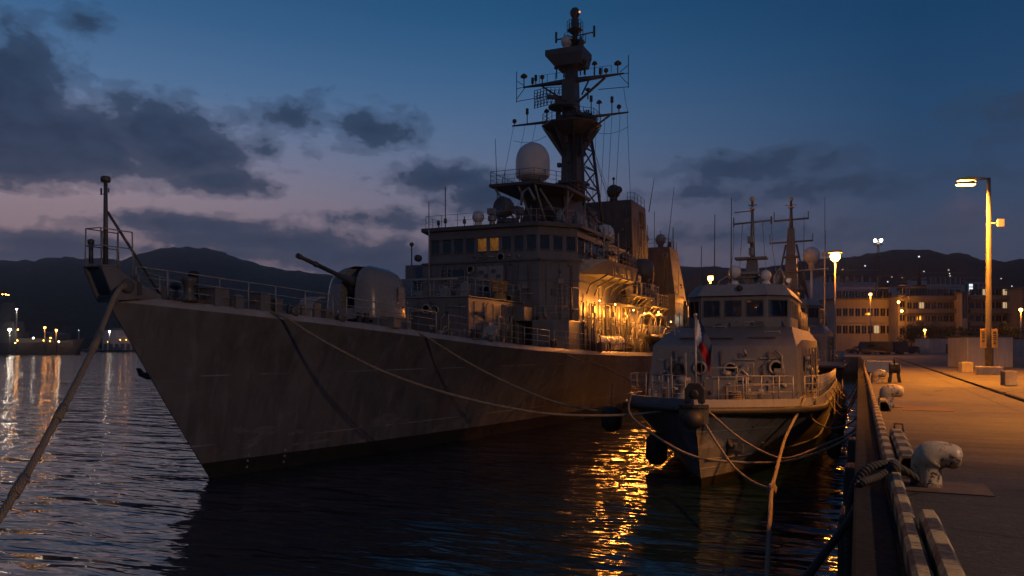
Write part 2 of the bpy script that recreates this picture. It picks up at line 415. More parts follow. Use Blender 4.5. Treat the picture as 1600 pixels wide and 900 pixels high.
QZ = 3.4
def asphalt():
    m = NT('quay_asphalt'); g = m.pos()
    big = m.noise(g, .16, 6, .62); mid = m.noise(m.pos((.25, 1.2, 1)), .9, 6, .65); fine = m.noise(g, 11, 7, .72); grit = m.noise(g, 38, 4)
    c = m.ramp(big, [(.34, (.008, .0075, .007)), (.64, (.045, .041, .036))])
    c = m.mix(m.ramp(mid, [(.42, .65), (.62, 0.0)]), c, (.03, .027, .025))
    c = m.mix(m.ramp(fine, [(.55, 0.0), (.7, .45)]), c, (.15, .135, .12))
    # old pale concrete apron further along, dark asphalt close by
    yy = sep(m, g)[1]
    far_ = m.ramp(m.math('DIVIDE', m.math('ADD', m.math('SUBTRACT', yy, 15), m.math('MULTIPLY', m.math('SUBTRACT', m.noise(m.pos((.12, .5, 1)), 1.2, 5, .6), .5), 9)), 12, clamp=True), [(0, 0.0), (1, 1.0)])
    conc = m.ramp(big, [(.3, (.075, .07, .063)), (.7, (.14, .13, .117))])
    conc = m.mix(m.ramp(mid, [(.38, .6), (.58, 0.0)]), conc, (.06, .055, .05))
    c = m.mix(far_, c, conc)
    crk = m.n('ShaderNodeTexVoronoi'); crk.feature = 'DISTANCE_TO_EDGE'; crk.inputs['Scale'].default_value = .38
    wv = m.n('ShaderNodeVectorMath'); wv.operation = 'ADD'; m.l(g, wv.inputs[0]); nn_ = m.n('ShaderNodeTexNoise'); nn_.inputs['Scale'].default_value = 1.3; nn_.inputs['Detail'].default_value = 5; m.l(g, nn_.inputs['Vector']); m.l(nn_.outputs['Color'], wv.inputs[1]); m.l(wv.outputs[0], crk.inputs['Vector'])
    c = m.mix(m.math('MULTIPLY', m.math('LESS_THAN', crk.outputs['Distance'], .012), m.ramp(big, [(.45, 0.0), (.55, .8)])), c, (.01, .009, .009))
    spots = m.ramp(m.noise(m.pos((.6, 1, 1)), 1.7, 5, .6), [(.62, 0.0), (.7, .75)])
    c = m.mix(spots, c, (.012, .011, .011))
    # tar-filled joints between the cast bays
    xyz = sep(m, g)
    def joint(k, step, w, ph=0):
        f = m.math('ABSOLUTE', m.math('SUBTRACT', m.math('FRACT', m.math('ADD', m.math('DIVIDE', m.math('ADD', xyz[k], m.math('MULTIPLY', m.noise(g, .8, 3), .12)), step), ph)), .5))
        return m.math('LESS_THAN', f, w/step)
    j = m.math('MAXIMUM', joint(1, 6.2, .022), joint(0, 9.0, .02, .1))
    c = m.mix(m.math('MULTIPLY', j, .85), c, (.013, .012, .011))
    ro = m.ramp(m.math('ADD', m.math('MULTIPLY', big, .5), m.math('MULTIPLY', mid, .5)), [(.36, .42), (.62, .85)])
    h = m.math('ADD', m.math('ADD', m.math('MULTIPLY', fine, .5), m.math('MULTIPLY', grit, .22)), m.math('MULTIPLY', mid, .8))
    h = m.math('SUBTRACT', h, m.math('MULTIPLY', j, .5))
    return m.finish(c, ro, 0, m.bump(h, 1.0, .07), .32)
def wallmat():
    m = NT('quay_wall_concrete'); g = m.pos(); z = sep(m, g)[2]
    c = m.ramp(m.noise(m.pos((1, 1, .25)), .9, 6, .7), [(.3, (.07, .066, .06)), (.7, (.19, .175, .155))])
    wet = m.ramp(m.math('ADD', m.math('DIVIDE', z, 4.0), m.math('MULTIPLY', m.noise(g, 1.1, 4), .2)), [(.3, 1.0), (.5, 0.0)])
    c = m.mix(m.math('MULTIPLY', wet, .85), c, (.014, .014, .011))
    return m.finish(c, .75, 0, m.bump(m.noise(g, 5, 6, .7), .8, .05))
LAND = [(0, -80), (1600, -80), (1600, 3600), (-1400, 3600), (-1400, 1000), (-420, 700), (-230, 560), (-170, 300), (-120, 128), (0, 128)]
q = MB(); q.prism(LAND, -3, QZ, 1, mt=0)
struct(q.build('quay', [asphalt(), wallmat()], org=(0, 0, QZ)))

def hill_mat():
    m = NT('wooded_hillside'); g = m.pos()
    n1 = m.noise(g, .012, 6, .65); n2 = m.noise(g, .09, 5, .7)
    c = m.ramp(n2, [(.35, (.010, .016, .013)), (.65, (.034, .044, .032))])
    c = m.mix(m.ramp(n1, [(.4, 0.0), (.65, .4)]), c, (.03, .032, .022))
    return m.finish(c, 1.0, 0, m.bump(n2, 1.0, 12), .1)
HM = hill_mat()
def hills(name, ridge, r0, r1, seed, drop=1.0):
    """a wooded range: heights of the skyline at the far edge, falling towards the harbour"""
    us = [p[0] for p in ridge]; rows = []
    NR = 26; NA = 190
    for i in range(NR):
        f = i / (NR - 1); row = []
        for j in range(NA):
            u = us[0] + (us[-1] - us[0]) * j / (NA - 1)
            for (ua, va), (ub, vb) in zip(ridge, ridge[1:]):
                if ua <= u <= ub: v = va + (vb - va) * (u - ua) / (ub - ua); break
            a = (u - 800) / FPX; ln = math.sqrt(1 + a * a)
            Hh = (HOR - v) / FPX / ln
            r = r0 + (r1 - r0) * f
            prof = f ** .8 if f < .94 else 1 - (f - .94) * 1.5
            hgt = EYE + Hh * r1 * prof
            dx, dy = (-SN + a * CS) / ln, (CS + a * SN) / ln
            p = V((dx * r, dy * r, 0))
            nn = noise.fractal(V((p.x * .0035 + seed, p.y * .0035, seed)), .8, 2.1, 6)
            fn = noise.fractal(V((p.x * .03, p.y * .03, seed)), .7, 2.0, 4)
            hgt += nn * 26 * prof * (1 - f * .82) + fn * (3 + 3 * f) * min(1, f * 6)
            row.append((p.x, p.y, max(hgt if i else 0.5, .5)))
        rows.append(row)
    o = MB(); o.grid(rows, sm=False); return struct(o.build(name, HM, norm=True))
hills('hills', [(-420, 440), (-200, 418), (-60, 410), (0, 407), (50, 405), (105, 398), (150, 402), (190, 405), (225, 394), (262, 388), (290, 385), (320, 388), (345, 394), (400, 412), (440, 420), (480, 424), (520, 430), (560, 440), (620, 437), (680, 440), (760, 445), (860, 450)], 900, 2500, 3.1)
hills('hills', [(700, 452), (860, 440), (960, 425), (1040, 417), (1100, 416), (1180, 420), (1240, 410), (1290, 402), (1340, 398), (1375, 393), (1405, 391), (1421, 389), (1440, 392), (1458, 391), (1480, 396), (1500, 394), (1530, 403), (1560, 409), (1600, 406), (1680, 402), (1800, 398), (1950, 410)], 760, 2200, 9.4)
hills('hills', [(-600, 470), (-200, 452), (0, 448), (180, 455), (330, 468), (480, 474), (640, 482)], 800, 1500, 5.7)
# ------------------------------------------------------------------ the big grey warship
XC = -22.4
def lerp_tab(t, x):
    if x <= t[0][0]: return t[0][1]
    for (a, b), (c, d) in zip(t, t[1:]):
        if x <= c: return b + (d - b) * (x - a) / (c - a)
    return t[-1][1]
SHEER = [(18.6, 6.46), (21.4, 6.25), (24.3, 6.03), (27, 5.82), (31, 5.48), (36.6, 5.02), (41, 4.75), (46.5, 4.5), (56, 4.28), (66, 4.15), (112, 4.0)]
def sheer(y): return lerp_tab(SHEER, y)
def deck(y): return sheer(y) + .28
def stem_y(z): return 23.1 - 4.5 * (max(z, 0) / 6.46) ** 1.0 - .0 if z >= 0 else 23.1 - z * .3
def half(t, y, z):
    """half breadth of the hull: t = 0 at the water, 1 at the deck edge"""
    x = max(0, y - stem_y(z))
    L = 50 + (38 - 50) * t; B = 6.0 + .6 * t; p = 2.1 + .2 * t
    fl = 1 - .16 * math.sin(math.pi * min(1, max(0, t))) * max(0, 1 - x / 34)      # hollow flare forward
    b = B * (1 - (1 - min(x / L, 1)) ** p) * fl
    aft = max(0, (y - 88) / 24); return b * (1 - .28 * aft * aft)
def edge(y, side=1, inset=0.0, z=None):
    zz = deck(y) if z is None else z
    return V((XC + side * (half(1, y, sheer(y)) - .22 - inset), y, zz))

ship = thing('warship', 'large dark grey warship with a domed bow gun and tall mast, bow towards us', 'warship', (XC, 23, 0))
YS = 112
def hull():
    levels = [(-1.6, -.25)] + [(None, t) for t in (0, .1, .22, .36, .5, .64, .78, .9, 1)]
    NQ = 64; rows = {1: [], -1: []}
    o = MB()
    for sd in (1, -1):
        rr = []
        for zz, t in levels:
            row = []
            for i in range(NQ + 1):
                q = (i / NQ) ** 1.7
                # the stem height at this level comes from the sheer at the bow, the rest follows the sheer line
                y0 = stem_y(6.46 * t) if zz is None else stem_y(-1.6)
                y = y0 + (YS - y0) * q
                z = (sheer(y) * t) if zz is None else zz
                zb = 6.46 * t if zz is None else zz
                x = max(0, y - y0)
                L = 50 + (38 - 50) * max(t, 0); B = 6.0 + .6 * t; p = 2.1 + .2 * max(t, 0)
                fl = 1 - .16 * math.sin(math.pi * min(1, max(0, t))) * max(0, 1 - x / 34)
                b = B * (1 - (1 - min(x / L, 1)) ** p) * fl
                aft = max(0, (y - 88) / 24); b *= (1 - .28 * aft * aft)
                row.append((XC + sd * max(b, .02), y, z))
            rr.append(row)
        rows[sd] = rr
        o.grid(rr if sd == 1 else rr[::-1], 0, True)
    for a, b in zip(range(len(levels)-1), range(1, len(levels))):     # transom
        n = o.add([rows[1][a][-1], rows[-1][a][-1], rows[-1][b][-1], rows[1][b][-1]]); o.face([n, n+1, n+2, n+3])
    return o.build('hull', M['hull'], ship, (XC, 23, 0))
hull_o = hull()
def gunwale():
    o = MB(); ys = [18.62 + (YS - 18.62) * (i / 60) ** 1.5 for i in range(61)]
    for sd in (1, -1):
        lo = [(XC + sd * (max(.03, half(1, y, sheer(y))) + .012), y, sheer(y) - .02) for y in ys]
        mid_ = [(XC + sd * max(.02, half(1, y, sheer(y)) - .05), y, sheer(y) + .16) for y in ys]
        hi = [(XC + sd * max(.01, half(1, y, sheer(y)) - .2), y, sheer(y) + .28) for y in ys]
        o.grid([lo, mid_, hi] if sd == 1 else [hi, mid_, lo], 0, True)
    o.build('gunwale', M['gunwale'], ship)
    o = MB(); o.grid([[(XC - max(.01, half(1, y, sheer(y)) - .2), y, deck(y) - .004) for y in ys], [(XC + max(.01, half(1, y, sheer(y)) - .2), y, deck(y) - .004) for y in ys]], 0, False)
    o.build('main_deck', M['deckgrey'], ship)
gunwale()
def part(o, name, mat, parent=None, **k): return o.build(name, M[mat] if isinstance(mat, str) else mat, parent or ship, **k)

# bulwark with the bow fairlead, jackstaff and its guard rails
o = MB()
for sx in (-.42, .34):
    o.sheet([(XC+sx, 18.05, 7.5), (XC+sx, 18.6, 7.54), (XC+sx, 19.4, 7.12), (XC+sx, 20.8, deck(20.8)+.02), (XC+sx, 20.0, deck(20)-.05), (XC+sx, 18.55, 6.45)], (.08, 0, 0))
o.sheet([(XC-.42, 18.05, 7.5), (XC+.42, 18.05, 7.5), (XC+.42, 18.6, 7.54), (XC-.42, 18.6, 7.54)], (0, 0, .07))
o.sheet([(XC-.42, 18.6, 6.4), (XC+.42, 18.6, 6.4), (XC+.42, 18.52, 6.62), (XC-.42, 18.52, 6.62)], (0, .1, .02))
o.box(XC-.36, XC+.34, 19.5, 19.6, 6.5, 7.35)
for y in (19.4, 20.4): o.sheet([(XC+.42, y, deck(y)), (XC+.42, y+.1, deck(y)), (XC+.62, y+.05, deck(y)-.02)], (0, 0, .45))
bw = part(o, 'bow_bulwark', 'grey', bevel=.02)
o = MB(); o.lathe([(.14, 0), (.22, 0), (.24, .05), (.22, .1), (.14, .1)], (XC+.42, 19.0, 6.95), 20, axis=(1, 0, 0)); part(o, 'fairlead_ring', 'greydk', bw)
JY = 18.55
o = MB(); o.tube([(XC, JY, 7.6), (XC, JY, 10.3)], .085, 10, r1=.06); o.lathe([(.0, 0), (.14, .02), (.16, .12), (.13, .2), (0, .22)], (XC, JY, 10.28), 12)
js = part(o, 'jackstaff', 'greydk')
o = MB(); o.tube([(XC+.02, JY+.05, 9.35), (XC+.05, 20.9, 6.55)], .045, 8); part(o, 'jackstaff_strut', 'greydk', js)
o = MB(); o.bar((XC-.2, JY, 9.9), (XC-.2, JY, 10.12), .04); o.bar((XC-.2, JY, 9.92), (XC, JY, 9.92), .02); o.bar((XC+.14, JY, 9.95), (XC+.14, JY, 10.1), .03); part(o, 'signal_block', 'greydk', js)
o = MB()
for x, y in ((-.38, 18.1), (-.38, 18.7), (.3, 18.15), (.36, 18.75), (.36, 19.3), (-.38, 19.3)):
    zt = 8.75; o.tube([(XC+x, y, 7.5 - max(0, y-18.75)*.45), (XC+x*.9, y, zt)], .022, 6)
for zz in (8.2, 8.75):
    o.tube([(XC+.33, 19.3, zz), (XC+.3, 18.7, zz), (XC+.28, 18.12, zz), (XC-.35, 18.1, zz), (XC-.35, 19.3, zz)], .02, 6)
part(o, 'pulpit_railing', 'rail')
o = MB(); o.tube([(XC-.36, 18.3, 7.65), (XC-.36, 18.3, 8.25)], .07, 8); o.lathe([(0.0, 0), (.1, .02), (.11, .16), (.02, .2)], (XC-.36, 18.3, 8.25), 10); part(o, 'bow_light', 'greydk')

def railing(name, pts, h, parent, rows=3, r=.02, mat='rail', step=1.5, extra=0):
    """stanchions and level wires along a run of deck points"""
    o = MB(); pts = [V(p) for p in pts]; acc = []
    for a, b in zip(pts, pts[1:]):
        n = max(1, round((b-a).length / step))
        acc += [a + (b-a)*i/n for i in range(n)]
    acc.append(pts[-1])
    for p in acc: o.tube([p - V((0, 0, .02)), p + V((0, 0, h))], r*1.35, 6)
    for k in range(rows):
        z = h * (1 - k/ rows) - .005
        o.tube([p + V((0, 0, z)) for p in acc], r if k == 0 else r*.7, 5)
    return o.build(name, M[mat], parent)
railing('deck_railing', [edge(y) for y in (19.6, 20.6, 22.4, 24.6, 27.2)], 1.0, ship, 3)
railing('deck_railing', [edge(y) for y in (27.9, 29.6, 31.4, 33.3)], 1.0, ship, 3)
railing('deck_railing', [edge(y) for y in (34.2, 36.2, 38.4, 41.0, 44)], 1.0, ship, 3)
railing('deck_railing', [edge(y) for y in (44.6, 48, 52, 57, 62, 66.5)], 1.05, ship, 3)
railing('deck_railing', [edge(y) for y in (67.2, 74, 82, 90, 100, 108)], 1.05, ship, 3)
railing('deck_railing', [edge(y, -1) for y in (19.8, 21.5, 24, 28, 32, 38, 46, 60)], 1.0, ship, 3)

# forecastle gear
def bollard_pair(y, x):
    o = MB(); z = deck(y)
    o.cbox((x, y, z+.04), .3, .95, .08)
    for dy in (-.28, .28): o.lathe([(.11, 0), (.11, .38), (.14, .4), (.14, .45), (0, .47)], (x, y+dy, z+.06), 12)
    return part(o, 'mooring_bitts', 'greydk')
for y, x in ((23.4, XC+.5), (29.2, -19.7), (36.4, -17.8), (45.2, -16.9)): bollard_pair(y, x)
o = MB(); y = 21.3; z = deck(y); o.lathe([(.28, 0), (.3, .1), (.2, .25), (.17, .55), (.26, .72), (.27, .85), (0, .9)], (XC+.75, y, z), 16); part(o, 'capstan', 'greydk')
for y, x, sx, sy, sz in ((22.5, -21.6, .75, .7, .62), (23.1, -21.2, .5, .4, .4), (24.2, -21.0, .62, .55, .66), (24.85, -20.75, .35, .4, .5), (27.6, -20.4, .5, .6, .3), (30.5, -19.3, 1.1, .6, .42)):
    o = MB(); z = deck(y) - .02; o.cbox((x, y, z+sz/2), sx, sy, sz); o.cbox((x, y, z+sz+.03), sx+.06, sy+.06, .06)
    o.lathe([(.1, 0), (.1, .05)], (x, y-sy/2+.01, z+sz*.6), 10, axis=(0, -1, 0)); part(o, 'deck_locker', 'grey', bevel=.015)
o = MB(); y = 22.6; z = deck(y); o.tube([(XC-1.2, y, z), (XC-1.2, y, z+.75)], .13, 10); o.lathe([(.13, 0), (.24, .05), (.22, .2), (0, .3)], (XC-1.2, y, z+.7), 12); part(o, 'ventilator', 'greydk')
o = MB(); y = 21.9; z = deck(y); o.tube([(XC+.4, y, z), (XC+.4, y, z+1.05)], .16, 12); o.lathe([(.16, 0), (.2, .02), (.2, .14), (.08, .2), (0, .2)], (XC+.4, y, z+1.0), 12); part(o, 'ventilator', 'black')
def hood(y):       # curved steel chock hood at the deck edge
    o = MB(); p = edge(y, 1, .35); pr = [(-.55, 0), (-.52, .38), (-.38, .68), (-.1, .84), (.22, .86), (.26, .8), (-.06, .76), (-.3, .62), (-.43, .34), (-.46, 0)]
    o.sheet([p + V((dx*.2-.25, dx+.25, dz)) for dx, dz in pr], (.55, .12, 0)); part(o, 'chock_hood', 'greylt')
hood(26.4); hood(38.2)
for y in (25.4, 27.6, 37.6):
    o = MB(); p = edge(y, 1, -.02); o.lathe([(.1, -.1), (.19, -.1), (.21, 0), (.19, .1), (.1, .1)], p + V((0, 0, .12)), 16, axis=(1, -.15, 0)); o.tube([p+V((-.05, -.3, 0)), p+V((-.05, -.28, .38)), p+V((-.1, -.18, .42))], .035, 6); part(o, 'fairlead', 'greydk')
# anchors
def anchor(p, s, parent, mat='black', lean=(0, 0)):
    o = MB(); p = V(p)
    o.bar(p + V((0, 0, .9*s)), p + V((0, -.05*s, -.1*s)), .14*s, .14*s)
    o.sheet([p+V((-.75*s, -.12*s, .25*s)), p+V((-.55*s, -.12*s, -.15*s)), p+V((0, -.12*s, -.3*s)), p+V((.55*s, -.12*s, -.15*s)), p+V((.75*s, -.12*s, .25*s)), p+V((.5*s, -.12*s, .06*s)), p+V((0, -.12*s, -.02*s)), p+V((-.5*s, -.12*s, .06*s))], (0, .28*s, 0))
    o.lathe([(.1*s, -.03*s), (.17*s, 0), (.1*s, .03*s)], p + V((0, 0, 1.02*s)), 12, axis=(0, 1, 0))
    return part(o, 'anchor', mat, parent, bevel=.02*s)
a = anchor(at(236, 570, d=28.0) + V((-.1, 0, -.3)), .72, ship)
o = MB(); ap = at(236, 556, d=28.3); o.tube([ap, (XC-.15, 21.6, 4.3)], .28, 12, r1=.34); part(o, 'hawse_pipe', 'black')
# draught marks at the stem
o = MB()
for i, z in enumerate((.25, .5, .75)):
    for y in (24.6, 26.3):
        xx = XC + half(z/6.46, y, z) + .012
        o.cbox((xx, y, z), .012, .1, .09)
part(o, 'draught_marks', 'greylt')

# gun turret
GY = 33.6; gz = 6.3
o = MB(); o.lathe([(1.15, 0), (1.15, .55), (1.3, .6), (1.3, .75)], (XC, GY, deck(GY)-.05), 28)
gt = part(o, 'gun_turret', 'grey')
o = MB(); rows = []
NS = 40
prof = [(1.0, 0.0), (1.005, .12), (.99, .6), (.965, 1.15), (.93, 1.6), (.87, 1.95), (.76, 2.25), (.58, 2.47), (.34, 2.6), (.1, 2.64)]
slot = .40
def gun_shell():
    o = MB()
    # rounded-box plan, nose towards -Y, one slot over the barrel
    def ring(k, z):
        pts = []
        for i in range(NS + 1):
            a = -math.pi/2 + .001 + (2*math.pi - .002) * i / NS
            ca, sa = math.cos(a), math.sin(a); e = .62
            x = 1.66 * k * math.copysign(abs(ca) ** e, ca); y = (1.75 if sa < 0 else 1.85) * k * math.copysign(abs(sa) ** .7, sa)
            pts.append([x, y, z])
        return pts
    for sd in (1, -1):
        rows = []
        for k, z in prof:
            row = []
            for i in range(23):
                f = i / 22
                a = -math.pi/2 + f * math.pi
                ca, sa = math.cos(a), math.sin(a)
                x = slot + (1.66*k - slot) * (abs(ca) ** .58) if k * 1.66 > slot else slot * .98
                if f > .5: x = (1.66*k) * (abs(ca) ** .58)
                y = (1.72 if sa < 0 else 1.85) * k * math.copysign(abs(sa) ** .62, sa)
                if f <= .5 and abs(ca) < .2: x = max(x, slot)
                row.append((XC + sd * max(x, 0), GY + y, gz + z))
            rows.append(row)
        o.grid(rows if sd > 0 else rows[::-1], 0, True)
    # roof over the rear, closing the top behind the slot
    o.grid([[(XC + s_*.4, GY + y, gz + z) for s_ in (-1, -.5, 0, .5, 1)] for y, z in ((-.05, 2.6), (.4, 2.63), (.9, 2.5))], 0, True)
    # cheeks of the slot
    for sd in (1, -1):
        o.grid([[(XC + sd*slot, GY - 1.72*k, gz + z), (XC + sd*slot, GY - .1, gz + z)] for k, z in prof[:8]], 0, False)
    o.box(XC-slot, XC+slot, GY-1.66, GY-.2, gz-.02, gz+.5)
    o.box(XC-1.5, XC+1.5, GY-1.5, GY+1.7, gz-.06, gz+.01)
    return o.build('gun_shield', M['turret'], gt, norm=True)
gun_shell()
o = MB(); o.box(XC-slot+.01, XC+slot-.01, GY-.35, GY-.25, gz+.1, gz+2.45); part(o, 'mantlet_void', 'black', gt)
B0 = V((XC, GY-.5, gz+1.62)); BD = V((0, -math.cos(R(11.5)), math.sin(R(11.5))))
o = MB(); o.lathe([(.3, 0), (.32, .5), (.26, .9), (.19, 1.15), (.16, 1.2), (.13, 1.9), (.135, 1.95), (.105, 2.0), (.1, 3.6), (.125, 3.62), (.125, 3.75), (.095, 3.78), (.088, 4.75), (.12, 4.78), (.12, 4.98), (.06, 4.98), (.06, 4.8), (0, 4.8)], B0, 18, axis=BD); part(o, 'gun_barrel', 'mast', gt)
o = MB(); o.lathe([(.0, -.4), (.45, -.38), (.48, 0), (.45, .38), (0, .4)], (XC, GY-.75, gz+1.55), 20, axis=(1, 0, 0)); part(o, 'gun_cradle', 'greydk', gt)
o = MB()
for dy in (-.9, -.5): o.tube([(XC+1.5, GY+dy, deck(GY)), (XC+1.5, GY+dy, deck(GY)+.62), (XC+1.25, GY+dy, deck(GY)+.72)], .035, 6)
for z in (.2, .4, .6): o.tube([(XC+1.5, GY-.9, deck(GY)+z), (XC+1.5, GY-.5, deck(GY)+z)], .022, 6)
part(o, 'turret_ladder', 'rail', gt)
o = MB()
for y, z in ((.2, .75), (.75, .62), (1.1, .82)): o.lathe([(.08, 0), (.1, .02), (.06, .05), (0, .05)], (XC+1.62, GY+y, gz+z), 10, axis=(1, 0, 0))
part(o, 'turret_fitting', 'steel', gt)
o = MB(); o.cbox((XC+1.63, GY+.55, gz+1.15), .04, .62, .85); o.tube([(XC+1.66, GY+.2, gz+.85), (XC+1.66, GY+.2, gz+1.45)], .025, 6); part(o, 'turret_hatch', 'turret', gt, bevel=.015)
o = MB(); o.box(XC-1.68, XC+1.68, GY-1.2, GY+1.6, gz+.02, gz+.09); part(o, 'turret_skirt', 'greydk', gt)

# ---------------- superstructure
def window_wall(o, a, b, z0, z1, w0, w1, n, gap, th=.08, lean=0, ends=.15):
    """wall from a to b (xy) with n real openings between w0 and w1; returns opening quads"""
    a, b = V((*a, 0)), V((*b, 0)); L = (b-a).length; t = (b-a)/L; nrm = V((t.y, -t.x, 0)); quads = []
    def blk(s0, s1, za, zb):
        p = [a+t*s0, a+t*s1]; o.hexa([p[0]+V((0,0,za)), p[1]+V((0,0,za)), p[1]-nrm*th+V((0,0,za)), p[0]-nrm*th+V((0,0,za)), p[0]+V((0,0,zb)), p[1]+V((0,0,zb)), p[1]-nrm*th+V((0,0,zb)), p[0]-nrm*th+V((0,0,zb))])
    blk(0, L, z0, w0); blk(0, L, w1, z1)
    w = (L - 2*ends - gap*(n-1)) / n; s = 0
    for i in range(n):
        x0 = ends + i*(w+gap); blk(s, x0, w0, w1); s = x0 + w
        quads.append((a+t*x0-nrm*th*.6, a+t*s-nrm*th*.6))
    blk(s, L, w0, w1); return quads
def pane(q, w0, w1, mat, parent, name='window', frame=None):
    o = MB(); a, b = q; a = V((a.x, a.y, 0)); b = V((b.x, b.y, 0)); t = (b-a).normalized(); nr = V((-t.y, t.x, 0))
    o.sheet([a+V((0,0,w0)), b+V((0,0,w0)), b+V((0,0,w1)), a+V((0,0,w1))], nr*.02); return part(o, name, mat, parent)

P_MAIN = [(-27.5, 48), (-18.9, 48), (-16.95, 50.2), (-16.95, 63), (-27.85, 63), (-27.85, 50.2)]
o = MB(); o.prism(P_MAIN, 4.3, 10.62)
md = part(o, 'deckhouse', 'grey')
# ledge and rubbing strips round the bridge front
o = MB()
for a, b in zip(P_MAIN[:4], P_MAIN[1:4]):
    d = (V((*b, 0))-V((*a, 0))).normalized(); nr = V((d.y, -d.x, 0))*.12
    o.bar(V((*a, 10.56))+nr*.3, V((*b, 10.56))+nr*.3, .3, .12); o.bar(V((*a, 9.25))+nr*.1, V((*b, 9.25))+nr*.1, .07, .05)
part(o, 'ledge', 'greydk', md)
# bridge
BR = [(-27.0, 48.05), (-19.0, 48.05), (-17.1, 50.3), (-17.1, 56.5)]
bo = MB(); W0, W1 = 11.28, 12.12; allq = []
qs = window_wall(bo, BR[0], BR[1], 10.6, 12.75, W0, W1, 9, .26); allq += [(q, 'F', i) for i, q in enumerate(qs)]
qs = window_wall(bo, BR[1], BR[2], 10.6, 12.75, W0, W1, 3, .3); allq += [(q, 'C', i) for i, q in enumerate(qs)]
qs = window_wall(bo, BR[2], BR[3], 10.6, 12.75, W0, W1, 4, .3); allq += [(q, 'S', i) for i, q in enumerate(qs)]
bo.prism([(-27.0, 48.2), (-27.7, 50.4), (-27.7, 56.5), (-17.2, 56.5), (-17.2, 56.4), (-27.6, 56.4), (-27.6, 50.4), (-26.9, 48.2)], 10.6, 12.75)
br = part(bo, 'bridge', 'grey')
for q, k, i in allq:
    lit = (k == 'F' and i in (4, 5)); pane(q, W0, W1, 'litwin' if lit else 'glass', br)
o = MB()
for q, k, i in allq:       # hooded brows over the windows
    a, b = q; t = (b-a).normalized(); nr = V((t.y, -t.x, 0)); z = V((0, 0, W1+.05))
    o.bar(a + nr*.15 + z, b + nr*.15 + z, .2, .05); o.bar(a + nr*.12 + V((0,0,W0-.06)), b + nr*.12 + V((0,0,W0-.06)), .1, .05)
part(o, 'window_brow', 'greydk', br)
o = MB(); o.prism([(-27.4, 47.6), (-18.8, 47.6), (-16.7, 50.0), (-16.7, 57), (-28.0, 57), (-28.0, 50.0)], 12.72, 12.98)
roof = part(o, 'bridge_roof', 'greydk', br, bevel=.03)
railing('roof_railing', [(-27.3, 50, 12.98), (-27.2, 47.9, 12.98), (-23.5, 47.8, 12.98), (-19, 47.8, 12.98), (-17, 50.1, 12.98), (-16.9, 56.8, 12.98)], .85, ship, 2, .016, step=1.3)
# starboard bridge wing seen past the front
o = MB(); o.box(-29.6, -27.5, 49.2, 53, 9.6, 10.7); o.box(-29.4, -27.5, 50, 52, 8.9, 9.62); part(o, 'bridge_wing', 'grey')
o = MB(); o.tube([(-29.2, 49.4, 10.7), (-29.2, 49.4, 12.1)], .05, 6); o.ball((-29.2, 49.4, 12.2), .16); o.lathe([(.0, 0), (.25, .02), (.25, .3), (0, .35)], (-28.7, 49.6, 11.2), 12, axis=(0, -1, 0)); part(o, 'signal_lamp', 'greydk')
# port bridge wing
o = MB(); o.prism([(-17.1, 50.4), (-15.55, 51.6), (-15.4, 58.5), (-16.2, 60.2), (-17.1, 60.2)], 9.75, 10.72, top=[(-17.1, 50.4), (-15.3, 51.3), (-15.15, 58.7), (-16.1, 60.5), (-17.1, 60.5)]); pw = part(o, 'bridge_wing', 'grey')
railing('wing_railing', [(-15.4, 51.5, 10.72), (-15.3, 55, 10.72), (-15.25, 58.4, 10.72), (-16.1, 60.3, 10.72)], .9, ship, 3, .02, step=.9)
for y in (51.8, 53.6, 55.4, 57.2, 59):
    o = MB(); o.tube([(-16.95, y, 8.5), (-16.7, y, 9.1), (-15.5, y+.1, 9.78)], .06, 6); part(o, 'wing_bracket', 'greydk', pw)
o = MB()
for y in (51.0, 52.3, 53.4): o.bar((-17.0, y, 10.75), (-15.5, y+.3, 12.75), .06); 
for z in (11.3, 11.9, 12.5): o.bar((-16.6, 51.0, z), (-15.6, 54.5, z-.1), .05)
o.bar((-15.6, 51.4, 10.7), (-15.6, 51.4, 12.9), .09); o.bar((-15.5, 54.5, 10.7), (-15.5, 54.5, 12.9), .09)
part(o, 'wing_frame', 'greylt', pw)
o = MB(); o.lathe([(.0, 0), (.26, .03), (.28, .4), (.12, .5), (0, .52)], (-15.7, 56.5, 11.5), 14, axis=(.6, -1, 0)); o.tube([(-15.7, 56.5, 10.7), (-15.7, 56.5, 11.4)], .05, 6); part(o, 'searchlight', 'greydk')
o = MB(); o.cbox((-15.9, 57.6, 11.3), .7, 1.1, .9); o.tube([(-15.9, 57.6, 11.7), (-15.2, 57.2, 12.4)], .06, 6); part(o, 'lookout_station', 'black', bevel=.03)

